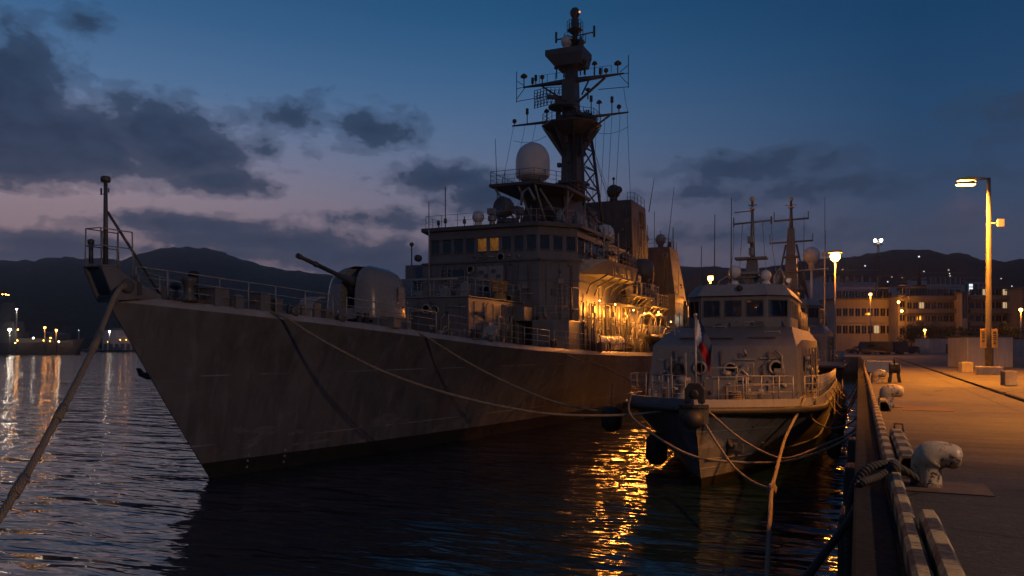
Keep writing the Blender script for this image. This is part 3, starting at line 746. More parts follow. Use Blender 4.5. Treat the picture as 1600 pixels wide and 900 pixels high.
# forward deckhouse with rails
o = MB(); o.box(-24.5, -20.0, 40, 47.9, 4.5, 7.72)
fd = part(o, 'forward_deckhouse', 'grey', bevel=.03)
o = MB(); o.box(-27.6, -24.6, 43.5, 47.9, 4.4, 7.7); part(o, 'forward_deckhouse', 'grey')
o = MB(); o.box(-24.6, -19.9, 39.9, 48, 7.74, 7.8); part(o, 'deck_edge', 'greylt', fd)
railing('deck_railing', [(-24.4, 47, 7.8), (-24.4, 40.1, 7.8), (-20.1, 40.1, 7.8), (-20.05, 44, 7.8), (-20.05, 47.6, 7.8)], 1.05, ship, 3, .02, step=1.1)
o = MB(); o.tube([(-24.2, 39.96, 7.0), (-24.2, 39.9, 8.6), (-24.0, 39.85, 8.75), (-20.6, 39.85, 8.75)], .05, 8); part(o, 'awning_frame', 'greylt')
def door(name, x, y, z, w, h, face, parent, mat='greydk'):
    o = MB()
    if face == 'Y': o.box(x-w/2, x+w/2, y-.05, y+.02, z, z+h); f = MB(); f.bar((x-w/2-.05, y-.06, z), (x-w/2-.05, y-.06, z+h+.05), .09); f.bar((x+w/2+.05, y-.06, z), (x+w/2+.05, y-.06, z+h+.05), .09); f.bar((x-w/2-.09, y-.06, z+h+.05), (x+w/2+.09, y-.06, z+h+.05), .09)
    else: o.box(x-.02, x+.05, y-w/2, y+w/2, z, z+h); f = MB(); f.bar((x+.06, y-w/2-.05, z), (x+.06, y-w/2-.05, z+h+.05), .09); f.bar((x+.06, y+w/2+.05, z), (x+.06, y+w/2+.05, z+h+.05), .09); f.bar((x+.06, y-w/2-.09, z+h+.05), (x+.06, y+w/2+.09, z+h+.05), .09)
    d = part(o, 'door', mat, parent, bevel=.01); part(f, 'door_frame', 'rail', parent)
    return d
door('door', -22.9, 40, 5.2, 1.5, 1.75, 'Y', fd)
door('door', -20.0, 44.3, 4.95, .8, 1.75, 'X', fd)
door('door', -20.0, 46.4, 4.95, .9, 1.8, 'X', fd, 'black')
o = MB(); o.cbox((-19.75, 42.2, 5.7), .4, .9, 1.3); o.lathe([(.22, 0), (.22, .12)], (-19.54, 42.2, 5.8), 14, axis=(1, 0, 0)); part(o, 'hose_cabinet', 'greylt', bevel=.02)
o = MB(); o.lathe([(.32, -.1), (.36, 0), (.32, .1)], (-19.85, 43.1, 5.9), 18, axis=(1, 0, 0)); part(o, 'hose_reel', 'steel')
o = MB(); o.cbox((-19.6, 46.9, 7.0), .8, 1.4, .9); part(o, 'ready_locker', 'grey', bevel=.03)
# flat black panel standing in for the shade of a door recess, with frame
o = MB(); o.box(-19.85, -18.95, 47.9, 47.99, 4.85, 6.75); part(o, 'doorway_shade', 'black', md)
o = MB(); o.bar((-19.9, 47.85, 4.8), (-19.9, 47.85, 6.85), .1); o.bar((-18.92, 47.85, 4.8), (-18.92, 47.85, 6.85), .1); o.bar((-19.95, 47.85, 6.85), (-18.87, 47.85, 6.85), .12); o.bar((-19.3, 47.7, 4.85), (-19.3, 47.7, 6.3), .12); part(o, 'doorway_frame', 'greydk', md)
o = MB(); o.prism([(-18.75, 46.4), (-17.3, 46.6), (-16.8, 47.8), (-16.8, 50.1), (-18.7, 48.1)], 4.5, 6.6); part(o, 'side_locker', 'grey', bevel=.03)
railing('deck_railing', [(-18.6, 46.5, 6.6), (-17.3, 46.7, 6.6), (-16.9, 47.9, 6.6)], .9, ship, 2, .02, step=.8)
# square windows, small fittings on the front
for x, w in ((-25.6, .75), (-24.75, .75)):
    o = MB(); o.box(x-w/2, x+w/2, 47.93, 48.01, 9.55, 10.1); f = part(o, 'window', 'glass', md)
o = MB(); o.box(-23.3, -21.4, 47.9, 47.99, 9.3, 10.25); part(o, 'notice_board', 'greylt', md)
o = MB()
for x, z in ((-23.0, 9.85), (-22.6, 9.6), (-22.1, 9.9), (-21.75, 9.55)): o.box(x-.15, x+.15, 47.85, 47.905, z-.12, z+.12)
part(o, 'board_plate', 'greydk', md)
o = MB(); o.tube([(-22.4, 39.8, 7.75), (-22.4, 39.8, 13.2)], .045, 8, r1=.025); part(o, 'flag_pole', 'rail')
# gun mounting with yellow covers on the forward deckhouse
o = MB(); o.lathe([(.45, 0), (.4, .3), (.25, .5), (.3, .7)], (-20.9, 46.3, 7.8), 14); o.cbox((-20.9, 46.3, 8.75), .7, .8, .7); o.tube([(-20.9, 46.1, 8.9), (-20.75, 44.6, 9.1)], .05, 8); part(o, 'deck_gun', 'yellow', bevel=.02)
for x, y, z, h in ((-23.9, 44.5, 7.8, .8), (-22.9, 45.4, 7.8, 1.1), (-25.6, 44.4, 7.7, .6), (-26.4, 45.0, 7.7, .5), (-26.9, 44.2, 7.7, .7)):
    o = MB(); o.cbox((x, y, z+h/2), .5, .5, h); o.lathe([(.2, 0), (.2, .1), (.05, .2)], (x, y, z+h), 10); part(o, 'vent_box', 'greylt', bevel=.02)
# ---------------- port side wall: pipes, ladders, hoses, rafts under the wing
wall_x = -16.95
o = MB()
for i in range(15):
    y = 50.9 + i*.83 + random.uniform(-.25, .25); sag = random.uniform(-.16, .16)
    o.tube([(wall_x+.1, y, random.choice((7.9, 8.0, 8.4, 9.3))), (wall_x+.12, y+sag*.4, 7.4), (wall_x+.16, y+sag, 6.2), (wall_x+.2, y+sag*.8, random.choice((4.6, 5.3, 5.9)))], random.choice((.03, .045, .06)), 6)
part(o, 'hanging_hose', 'greydk', md)
o = MB()
for z in (7.95, 6.95): o.bar((wall_x+.06, 50.6, z), (wall_x+.06, 62.8, z), .08, .06)
part(o, 'pipe_run', 'greydk', md)
o = MB(); o.box(wall_x-.02, -16.0, 56.8, 62.9, 8.0, 8.12); part(o, 'side_platform', 'greydk')
for y in (51.3, 58.0): door('door', wall_x, y, 4.75, .85, 1.8, 'X', md, 'greydk')
o = MB(); o.box(wall_x-.02, wall_x+.05, 51.0, 51.8, 7.55, 8.5); part(o, 'wall_locker', 'greydk', md)
for i in range(4):
    y = 53.2 + i*1.35; o = MB(); o.lathe([(0, 0), (.3, .02), (.33, .1), (.33, .5), (.35, .52), (.35, .6), (.33, .62), (.33, 1.02), (.3, 1.1), (0, 1.12)], (-16.4, y, 5.35), 16, axis=(0, 1, 0)); o.box(-16.75, -16.05, y+.2, y+.3, 4.7, 5.1); o.box(-16.75, -16.05, y+.8, y+.9, 4.7, 5.1); part(o, 'liferaft_canister', 'radome')
for i in range(26):
    y = random.uniform(50.5, 67); o = MB(); h = random.uniform(.3, 1.0); x = -16.55 + random.uniform(-.2, .25)
    k = i % 3
    if k == 0: o.cbox((x, y, deck(y)+h/2), random.uniform(.25, .5), random.uniform(.3, .7), h); part(o, 'deck_box', random.choice(['grey', 'greydk', 'greylt']), bevel=.02)
    elif k == 1: o.tube([(x, y, deck(y)), (x, y, deck(y)+h), (x+.15, y, deck(y)+h+.12), (x+.22, y, deck(y)+h)], .06, 8); part(o, 'vent_pipe', random.choice(['rail', 'greydk']))
    else: o.lathe([(.09, 0), (.09, h*.7), (.16, h*.75), (.16, h*.9), (0, h*.95)], (x, y, deck(y)), 10); part(o, 'vent_cowl', random.choice(['greylt', 'greydk']))
# signal platforms stepping aft
for (y0, y1, z, xo) in ((60.6, 66.2, 9.0, -15.7), (66.4, 72.5, 8.45, -15.9)):
    o = MB(); o.box(-18.5, xo, y0, y1, z-.14, z); sp = part(o, 'signal_platform', 'greydk')
    railing('platform_railing', [(-16.6, y0+.05, z), (xo-.05, y0+.05, z), (xo-.05, y1-.05, z)], 1.0, sp, 3, .02, step=.9)
    o = MB()
    for i in range(4):
        y = y0 + .4 + i*(y1-y0-.8)/3; o.bar((-17.2, y, z-1.3), (xo-.1, y, z-.12), .09)
    part(o, 'platform_bracket', 'greydk', sp)
    for i in range(4):
        y = y0 + .6 + i*1.4; o = MB(); h = random.uniform(.5, 1.1); o.cbox((-16.5, y, z+h/2), .5, .5, h); o.lathe([(.1, 0), (.1, .25), (.2, .3), (0, .45)], (-16.5, y, z+h), 10); part(o, 'signal_gear', random.choice(['greydk', 'greylt']))
o = MB(); o.box(-27, -17.6, 63.0, 88, 4.2, 6.9); part(o, 'midship_deckhouse', 'greydk')
o = MB(); o.box(-26.5, -18.2, 63.0, 72.8, 6.9, 9.2); part(o, 'midship_deckhouse', 'grey')
# fire-control drum
o = MB(); o.lathe([(.55, -1.4), (.5, -.9), (.95, -.75), (1.0, -.3), (1.0, .35), (.85, .7), (.45, .92), (0, .96)], (-17.3, 68.4, 11.6), 20); o.lathe([(.35, -3), (.45, -1.4)], (-17.3, 68.4, 11.6), 12); part(o, 'director_drum', 'greydk')
# davits and boat gear aft
for y in (64.6, 68.6):
    o = MB(); o.tube([(-16.8, y, 4.3), (-16.85, y, 6.6), (-16.5, y, 7.5), (-15.7, y, 7.7), (-15.2, y, 7.25)], .12, 8); o.tube([(-15.2, y, 7.25), (-15.2, y, 6.0)], .02, 5); part(o, 'davit', 'greylt')
o = MB(); o.grid([[(-15.5+.75*math.cos(a)*k, 63.9+5.3*t, 5.75+.5*math.sin(a)*k) for a in [math.pi*(1+i/10) for i in range(11)]] for t, k in ((0, .1), (.06, .6), (.2, .95), (.5, 1), (.85, .98), (1, .9))]); o.tube([(-16.25, 64.6, 5.8), (-16.2, 69, 5.8)], .18, 8); o.tube([(-14.8, 64.6, 5.8), (-14.8, 69, 5.8)], .18, 8); part(o, 'ship_boat', 'greydk')
for i in range(10):
    y = 70 + i*1.7; o = MB(); h = random.uniform(.7, 2.4); z = deck(y)-.1; x = -16.5+random.uniform(-.3, .3)
    o.tube([(x, y, z), (x, y, z+h), (x+.4, y+.2, z+h+.3)], .07, 6); o.cbox((x-.2, y+.4, z+h*.3), .6, .7, h*.6); part(o, 'deck_gear', random.choice(['greydk', 'grey', 'rail']))
o = MB()
for i in range(5):
    y = 63.5+i*2.1; o.bar((-16.9, y, 4.3), (-16.6, y+.8, 8.4), .1)
part(o, 'deck_post', 'greydk')

# ---------------- funnel block and aft block
o = MB(); o.prism([(-25.6, 72.6), (-19.2, 72.6), (-19.2, 80), (-25.6, 80)], 4.3, 18.7, top=[(-25.0, 73.2), (-19.55, 73.2), (-19.55, 78.6), (-25.0, 78.6)])
fn = part(o, 'funnel', 'greydk', bevel=.04)
o = MB(); o.box(-19.56, -19.46, 76.2, 77.8, 16.4, 18.0); part(o, 'exhaust_louvre', 'black', fn)
o = MB()
for i in range(7): o.box(-19.47, -19.43, 73.6+.0, 78.2, 5.5+i*1.55, 5.53+i*1.55)
part(o, 'funnel_rib', 'greydk', fn)
o = MB(); o.lathe([(.45, 0), (.35, .35), (.4, .5)], (-21.5, 74.0, 18.7), 14); o.ball((-21.5, 74.0, 19.7), .68, 18); o.lathe([(0, 0), (.32, .05), (.35, .35), (0, .4)], (-21.0, 73.5, 19.7), 12, axis=(1, -1, 0)); part(o, 'director', 'mast', fn)
o = MB(); o.tube([(-21.5, 74, 20.3), (-21.5, 74, 20.9)], .06, 6); o.ball((-21.5, 74, 20.95), .14); part(o, 'director_light', 'mast', fn)
railing('funnel_railing', [(-20.3, 74.5, 18.7), (-19.65, 74.6, 18.7), (-19.65, 78.5, 18.7)], .9, fn, 2, .02, mat='mast')
o = MB(); o.box(-18.9, -17.7, 73.0, 73.4, 12.4, 12.6); part(o, 'lamp_bracket', 'greydk', fn)
o = MB(); o.prism([(-24, 84.6), (-17.2, 84.6), (-17.2, 92.5), (-24, 92.5)], 4.2, 15.6, top=[(-22.9, 85.2), (-18.6, 85.2), (-18.6, 89.4), (-22.9, 89.4)])
ab = part(o, 'aft_tower', 'greydk', bevel=.04)
for y, x in ((86.0, -21.6), (87.2, -20.0)):
    o = MB(); o.lathe([(.32, 0), (.3, .5), (.42, .6)], (x, y, 15.55), 12); o.ball((x, y, 16.65), .6, 16); o.tube([(x, y, 17.2), (x, y, 17.7)], .04, 5); part(o, 'small_radome', 'greylt', ab)
o = MB(); o.tube([(-18.8, 88, 15.6), (-18.8, 88, 18)], .05, 6); o.tube([(-21, 88.5, 15.6), (-21, 88.5, 20)], .03, 5); o.tube([(-19.4, 89, 15.6), (-19.4, 89, 16.6)], .2, 8); part(o, 'antenna', 'mast', ab)
railing('tower_railing', [(-22.8, 85.3, 15.6), (-18.7, 85.3, 15.6), (-18.7, 89.3, 15.6)], .9, ab, 2, .02, mat='mast')
o = MB(); o.box(-24.5, -17.2, 88, 104, 4.1, 9.3); part(o, 'aft_deckhouse', 'greydk')
o = MB(); o.box(-18.9, -17.0, 80.5, 84.5, 4.2, 10.2); part(o, 'aft_platform', 'greydk')
for i in range(7):
    y = 89+i*2.0; o = MB(); o.tube([(-17.6, y, 9.3), (-17.6, y, 9.3+random.uniform(.6, 2.2))], .09, 6); o.cbox((-17.9, y+.5, 9.6), .5, .6, .7); part(o, 'aft_fitting', 'greydk')

# ---------------- mast
MX, MY = XC, 64.4
o = MB(); o.prism([(-26.3, 57.2), (-18.9, 57.2), (-18.9, 70), (-26.3, 70)], 9.2, 13.4); part(o, 'upper_deckhouse', 'greydk')
o = MB(); o.prism([(-24.6, 57.8), (-20.6, 57.8), (-20.6, 68.5), (-24.6, 68.5)], 13.4, 16.6, top=[(-24.1, 58.6), (-21.0, 58.6), (-21.0, 67), (-24.1, 67)]); part(o, 'mast_house', 'mast')
o = MB()
def sq(z, hx, hy, x=MX, y=MY): return [(x-hx, y-hy, z), (x+hx, y-hy, z), (x+hx, y+hy, z), (x-hx, y+hy, z)]
for za, ha, zb, hb in ((13.2, .85, 23.4, .6), (23.4, .62, 27.6, .5), (27.6, .45, 30.0, .36)):
    a_, b_ = sq(za, ha, ha), sq(zb, hb, hb); o.hexa(a_ + b_)
mast = part(o, 'mast', 'mast')
o = MB()
LG = [[(MX+1.55, MY-.9), (MX+1.05, MY-.6)], [(MX+2.3, MY+2.4), (MX+1.3, MY+1.2)], [(MX-1.5, MY+2.6), (MX-.9, MY+1.3)]]
def leg_pt(k, f): a, b = LG[k]; return V((a[0]+(b[0]-a[0])*f, a[1]+(b[1]-a[1])*f, 13.3+(23.3-13.3)*f))
for k in range(3): o.tube([leg_pt(k, 0), leg_pt(k, 1)], .13, 8)
for i in range(6):
    f0, f1 = i/6, (i+1)/6
    o.bar(leg_pt(0, f0), leg_pt(1, f1), .09); o.bar(leg_pt(1, f0), leg_pt(0, f1), .09); o.bar(leg_pt(0, f1), leg_pt(1, f1), .09)
    o.bar(leg_pt(1, f0), leg_pt(2, f1), .08)
part(o, 'lattice_leg', 'mast', mast)
# radome platform forward of the mast
o = MB(); o.prism([(XC-2.7, 53.6), (XC+.9, 53.6), (XC+2.5, 56.2), (XC+2.5, 62), (XC-2.7, 62)], 16.72, 16.92); rp = part(o, 'radome_platform', 'mast', mast)
railing('platform_railing', [(XC-2.6, 60, 16.92), (XC-2.6, 53.7, 16.92), (XC+.85, 53.7, 16.92), (XC+2.45, 56.3, 16.92), (XC+2.45, 61, 16.92)], .95, mast, 3, .02, mat='mast', step=1.0)
o = MB()
for a_, b_ in (((XC-2.4, 54, 16.7), (XC-1.4, 57.5, 13.4)), ((XC+.8, 54, 16.7), (XC+.6, 57.5, 13.4)), ((XC+2.3, 57, 16.7), (XC+1.3, 59, 13.4)), ((XC+2.3, 61, 16.7), (XC+2.6, 60, 13.4)), ((XC+.8, 57, 13.4), (XC+2.3, 58, 16.6)), ((XC+2.0, 58, 13.4), (XC+.8, 55, 16.6)), ((XC-.5, 54, 16.7), (XC-.5, 57.6, 13.6))): o.tube([a_, b_], .085, 6)
for z in (14.4, 15.5): o.tube([(XC+.7, 56.5, z), (XC+2.2, 59.5, z)], .06, 6)
part(o, 'platform_truss', 'greylt', mast)
o = MB(); RX, RY = XC-.1, 55.8
o.lathe([(.75, 0), (.6, .35), (.7, .4), (1.22, .72)], (RX, RY, 16.9), 28); o.tube([(RX+.9, RY-.6, 16.9), (RX+.9, RY-.6, 17.7)], .1, 6)
rb = part(o, 'radome_base', 'greylt', mast)
o = MB(); o.lathe([(1.22, 0), (1.27, .1), (1.29, .5), (1.29, 1.25), (1.22, 1.7), (1.02, 2.12), (.7, 2.42), (.36, 2.58), (0, 2.63)], (RX, RY, 17.62), 40); part(o, 'satellite_dome', 'radome', mast)
# tracking radar on the bridge roof
o = MB(); o.lathe([(.65, 0), (.55, .6), (.75, .7), (.7, 1.0)], (XC-.5, 51.9, 12.95), 16)
tr = part(o, 'tracking_radar', 'greydk')
o = MB(); o.lathe([(0, -.55), (.55, -.5), (.72, -.2), (.75, .35), (.6, .5), (.5, .45), (0, .3)], (XC-.6, 51.6, 14.75), 22, axis=(-.5, -1, .12)); o.cbox((XC+.35, 51.9, 14.5), .5, 1.1, .5); o.cbox((XC-1.2, 51.9, 14.5), .25, .6, .9); part(o, 'radar_drum', 'greydk', tr)
o = MB(); o.tube([(XC+.3, 52.6, 15.0), (XC+.4, 52.6, 15.9), (XC+.9, 52.6, 16.2), (XC+1.4, 52.5, 15.3)], .1, 8); part(o, 'cable_arch', 'greylt', tr)
o = MB()
for a_, b_ in (((XC-1.9, 52, 12.95), (XC-1.2, 52.6, 15.6)), ((XC+.7, 51.4, 12.95), (XC+.5, 52.4, 14.8)), ((XC+1.1, 52.6, 12.95), (XC+.9, 53, 15))): o = MB(); o.tube([a_, b_], .07, 6); part(o, 'radar_strut', 'greydk', tr)
# white dish and sight on the roof
o = MB(); o.lathe([(.3, 0), (.22, .5)], (-23.75, 49.0, 12.95), 12); o.ball((-23.75, 49.0, 13.75), .42, 18); rdish = part(o, 'small_dome', 'radome')
o = MB(); o.lathe([(.22, 0), (.2, .45), (.3, .5), (.3, .8), (.15, .9)], (-22.75, 49.1, 12.95), 12); o.cbox((-22.75, 49.0, 14.05), .5, .4, .4); part(o, 'optical_sight', 'greylt', bevel=.02)
for x, y, h in ((-25.9, 48.3, 2.9), (-24.8, 49, .9), (-26.6, 48.6, .7), (-20.6, 48.6, .9), (-19.5, 49.5, 1.2), (-21.3, 49.9, 1.5), (-18.6, 50.6, .8)):
    o = MB(); o.tube([(x, y, 12.95), (x, y, 12.95+h)], .035, 6); o.lathe([(.09, 0), (.12, .05), (.1, .3), (0, .35)], (x, y, 12.95+min(h, .8)*.5), 10); part(o, 'whip_antenna', 'mast')
for i in range(14):
    x = -18.5+random.uniform(-1.4, 1.2); y = random.uniform(51, 57); h = random.uniform(.5, 1.7); o = MB()
    o.tube([(x, y, 12.95), (x+random.uniform(-.2, .2), y, 12.95+h)], .06, 6); o.cbox((x, y, 12.95+h*.5), .3, .35, h*.5); part(o, 'roof_fitting', random.choice(['greylt', 'greydk', 'rail']))
o = MB(); o.lathe([(.42, 0), (.5, .2), (.48, 1.0), (.3, 1.6), (.15, 2.0), (0, 2.1)], (-20.2, 55.6, 12.95), 16); part(o, 'canvas_cover', 'greylt')
# small dome, port side
o = MB(); o.lathe([(.3, 0), (.3, .55), (.55, .6), (.6, .7), (.68, .75), (.7, 1.35), (.62, 1.75), (.4, 2.02), (0, 2.12)], (-17.4, 57.6, 11.95), 26); part(o, 'satellite_dome', 'radome')
o = MB(); o.box(-18.2, -16.5, 56.8, 58.6, 11.8, 11.95); o.tube([(-17.4, 57.6, 10.6), (-17.4, 57.6, 11.8)], .3, 10); part(o, 'dome_stand', 'greydk')

# mast platforms, yards, aerials
def octo(c, r, z, sx=1): return [(c[0]+r*sx*math.cos(R(22.5+45*i)), c[1]+r*math.sin(R(22.5+45*i))) for i in range(8)]
o = MB(); o.prism(octo((MX, MY), 1.35, 0), 22.75, 23.6, top=octo((MX, MY), 2.55, 0)); o.prism(octo((MX, MY), 2.55, 0), 23.602, 23.72); pf = part(o, 'mast_platform', 'mast', mast)
o = MB()
for i in range(8):
    a = R(22.5+45*i); c, s_ = math.cos(a), math.sin(a); o.sheet([(MX+.75*c, MY+.75*s_, 20.9), (MX+2.5*c, MY+2.5*s_, 23.5), (MX+.9*c, MY+.9*s_, 22.6)], (-.08*s_, .08*c, 0))
part(o, 'platform_gusset', 'mast', mast)
railing('mast_railing', [(x, y, 23.72) for x, y in octo((MX, MY), 2.45, 0)] + [(octo((MX, MY), 2.45, 0)[0][0], octo((MX, MY), 2.45, 0)[0][1], 23.72)], .95, mast, 3, .022, mat='mast', step=1.0)
def yard(z, x0, x1, y, r, name='yard'):
    o = MB(); o.tube([(x0, y, z), (MX-.4, y, z-.02), (MX+.4, y, z-.02), (x1, y, z)], [.07, r, r, .07], 8)
    return part(o, name, 'mast', mast)
yard(24.2, MX-5.4, MX+5.0, MY-.2, .17); yard(27.45, MX-4.4, MX+4.6, MY-.2, .26)
o = MB()
for a_, b_, w_ in (((MX+3.0, MY-.2, 27.3), (MX+.5, MY, 25.6), .16), ((MX-2.6, MY-.2, 27.3), (MX-.5, MY, 25.8), .14), ((MX+3.4, MY-.2, 24.1), (MX+1.2, MY, 22.9), .12), ((MX+1.6, MY-.2, 27.3), (MX+.9, MY, 26.2), .1)): o = MB(); o.bar(a_, b_, w_); part(o, 'yard_brace', 'mast', mast)
def stick(x, z, h, kind, r=.03, y=MY-.2):
    o = MB(); o.tube([(x, y, z), (x, y, z+h)], r, 6)
    if kind == 'ball': o.ball((x, y, z+h), .2, 12)
    if kind == 'cone': o.lathe([(.0, 0), (.26, .1), (.16, .3), (0, .4)], (x, y, z+h-.1), 12)
    if kind == 'can': o.lathe([(.0, 0), (.13, .02), (.13, .5), (0, .55)], (x, y, z+h-.3), 10)
    if kind == 'cup': o.lathe([(.05, 0), (.3, .1), (.3, .25), (.1, .42), (0, .44)], (x, y, z+h-.05), 12)
    part(o, 'aerial', 'mast', mast)
for x, h, k in ((-4.3, .8, 'cup'), (-3.2, .7, 'can'), (-3.5, .5, 'can'), (-2.6, .65, 'ball'), (2.1, 1.1, 'cone'), (4.1, .75, 'cup'), (3.1, .45, 'ball'), (2.6, .5, 'can')): stick(MX+x, 27.45, h, k, .05)
for x, h, k in ((-5.2, .35, 'ball'), (-4.0, 1.1, 'can'), (-2.2, .8, 'cone'), (2.5, 1.0, 'cone'), (3.6, 1.2, 'can'), (4.2, .5, 'ball'), (1.8, 1.5, 'can')): stick(MX+x, 24.25, h, k, .045)
o = MB()      # outrigger frames at the yard ends
for sx in (-1, 1):
    x = MX+sx*5.0; o.tube([(x, MY-.2, 26.2), (x, MY-.2, 28.9)], .035, 6); o.tube([(x, MY-.2, 26.3), (MX+sx*2.4, MY-.2, 26.4)], .03, 6); o.tube([(x, MY-.2, 28.1), (MX+sx*4.3, MY-.2, 27.6)], .03, 6); o.tube([(x, MY-.2, 26.5), (MX+sx*4.2, MY-.2, 27.4)], .03, 6); o.tube([(x, MY-.2, 27.4), (MX+sx*4.5, MY-.2, 27.45)], .03, 6)
part(o, 'yard_outrigger', 'mast', mast)
railing('mast_railing', [(MX+.6, MY-.4, 27.6), (MX+3.6, MY-.4, 27.6)], .6, mast, 1, .018, mat='mast', step=.8)
railing('mast_railing', [(MX-.6, MY-.4, 27.6), (MX-2.8, MY-.4, 27.6)], .6, mast, 1, .018, mat='mast', step=.8)
# search radar panel
o = MB(); cx_, cz_ = MX-1.9, 26.15
for i in range(9): o.bar((cx_-1.3+i*.33, MY-1.0+.12*abs(i-4), cz_-.75), (cx_-1.3+i*.33, MY-1.0+.12*abs(i-4), cz_+.8-.02*i), .05)
for j in range(7): o.tube([(cx_-1.3+i*.33, MY-1.0+.12*abs(i-4), cz_-.75+j*.25) for i in range(9)], .028, 5)
for i in range(8): o.bar((cx_-1.3+i*.33, MY-.95+.12*abs(i-4), cz_-.75), (cx_-.97+i*.33, MY-.95+.12*abs(i-3), cz_+.7), .04)
o.bar((cx_, MY-1.0, cz_), (MX, MY, cz_-.3), .3); part(o, 'search_radar', 'mast', mast)
o = MB(); o.cbox((MX+.0, MY-.75, 26.2), 1.1, .5, 2.2); part(o, 'radar_housing', 'greydk', mast)
o = MB(); o.lathe([(.9, 0), (1.2, .1), (1.2, .25), (.5, .3)], (MX-.5, MY-.9, 24.9), 16); o.cbox((MX-.6, MY-1.0, 25.4), .9, .6, .5); o.lathe([(.3, 0), (.35, .3), (.1, .5)], (MX+1.1, MY-1.3, 24.0), 12); part(o, 'radar_turntable', 'mast', mast)
for i in range(12):
    a = random.uniform(0, 6.28); rr = random.uniform(1.1, 2.2); h = random.uniform(.4, 1.7); x, y = MX+rr*math.cos(a), MY+rr*math.sin(a); o = MB()
    o.tube([(x, y, 23.7), (x, y, 23.7+h)], .08, 6); o.cbox((x, y, 23.7+h*.55), .35, .35, h*.4); part(o, 'mast_fitting', 'mast', mast)
# block platform and head
o = MB(); o.prism([(MX-1.2, MY-1.0), (MX+1.2, MY-1.0), (MX+1.2, MY+1.0), (MX-1.2, MY+1.0)], 28.6, 29.45, top=[(MX-1.9, MY-1.25), (MX+1.35, MY-1.25), (MX+1.35, MY+1.25), (MX-1.9, MY+1.25)]); o.box(MX-1.93, MX+1.38, MY-1.28, MY+1.28, 29.452, 29.95); part(o, 'mast_box', 'greydk', mast)
o = MB(); o.ball((MX-.25, MY-.5, 30.7), .52, 18); o.lathe([(.3, 0), (.3, .3)], (MX-.25, MY-.5, 29.95), 12); part(o, 'small_radome', 'radome', mast)
o = MB(); o.lathe([(.3, 0), (.22, .4), (.05, 1.0)], (MX+1.0, MY-.6, 29.95), 10); o.tube([(MX+1.0, MY-.6, 30.9), (MX+1.0, MY-.6, 31.5)], .03, 5); part(o, 'aerial', 'mast', mast)
o = MB(); o.tube([(MX+.3, MY, 29.9), (MX+.3, MY, 31.8)], .27, 10, r1=.2); part(o, 'topmast', 'mast', mast)
for z, r in ((30.7, .95), (31.75, .7)):
    o = MB(); o.prism(octo((MX+.3, MY), r*.45, 0), z-.3, z, top=octo((MX+.3, MY), r, 0)); part(o, 'head_platform', 'mast', mast)
    railing('mast_railing', [(x, y, z) for x, y in octo((MX+.3, MY), r*.95, 0)], .75, mast, 2, .02, mat='mast', step=.8)
o = MB(); o.tube([(MX-1.4, MY, 31.2), (MX+2.0, MY, 31.33)], .06, 6)
for x in (-1.4, 2.0): o.tube([(MX+x, MY, 30.95), (MX+x, MY, 31.85)], .1, 8)
part(o, 'cross_arm', 'mast', mast)
o = MB(); o.lathe([(.3, 0), (.36, .2), (.33, .9), (.25, 1.0), (.3, 1.1), (.42, 1.35), (.42, 1.6), (.25, 1.85), (0, 1.9)], (MX+.3, MY, 31.75), 18); part(o, 'mast_head_dome', 'greydk', mast)
o = MB(); o.ball((MX+.75, MY-.1, 33.2), .09); part(o, 'mast_head_light', glow('dim_mast_light', (1, .45, .12), 1.2), mast)
# signal halyards and stays
def wires(name, ends, r=.012):
    o = MB()
    for a_, b_ in ends:
        a_, b_ = V(a_), V(b_); o.tube([a_ + (b_-a_)*f - V((0, 0, .35*math.sin(math.pi*f))) for f in (0, .25, .5, .75, 1)], r, 4)
    part(o, name, 'mast', mast)
wires('halyard', [((MX+x, MY-.2, 24.1), (MX+x*.75+1.5, 58+abs(x)*.5, 11.5)) for x in (2.3, 3.0, 3.6, 4.3)] + [((MX+4.9, MY-.2, 24.1), (MX+5.2, 65, 12)), ((MX+4.6, MY-.2, 26.3), (MX+5.0, MY-.2, 24.2))], .018)
wires('halyard', [((MX+x, MY-.2, 24.1), (MX+x*.8, 57, 13.2)) for x in (-5.3, -4.2, -3.2)], .016)
wires('halyard', [((MX-5.3, MY-.2, 22.9), (MX-2.2, MY-.2, 23.0)), ((MX+2.0, MY-.2, 22.9), (MX+5.0, MY-.2, 23.0))], .018)
wires('stay', [((MX+1.0, MY+1, 23), (-20.5, 76, 14.5)), ((MX+1.2, MY+1, 23), (-19.8, 76, 13)), ((MX+1.6, MY, 23), (-18.5, 70, 10))], .016)
for u, v0, v1, X in ((783, 205, 335, -24.0),):
    pass
o = MB()
for b_, t_ in (((-26.3, 58, 13.4), (-26.6, 58, 21.5)), ((-19.3, 79, 18.4), (-18.9, 79.6, 21.9)), ((-18.3, 80.5, 10.2), (-17.3, 81.5, 21.2))): o = MB(); o.tube([b_, t_], .05, 6, r1=.02); part(o, 'whip_antenna', 'mast')

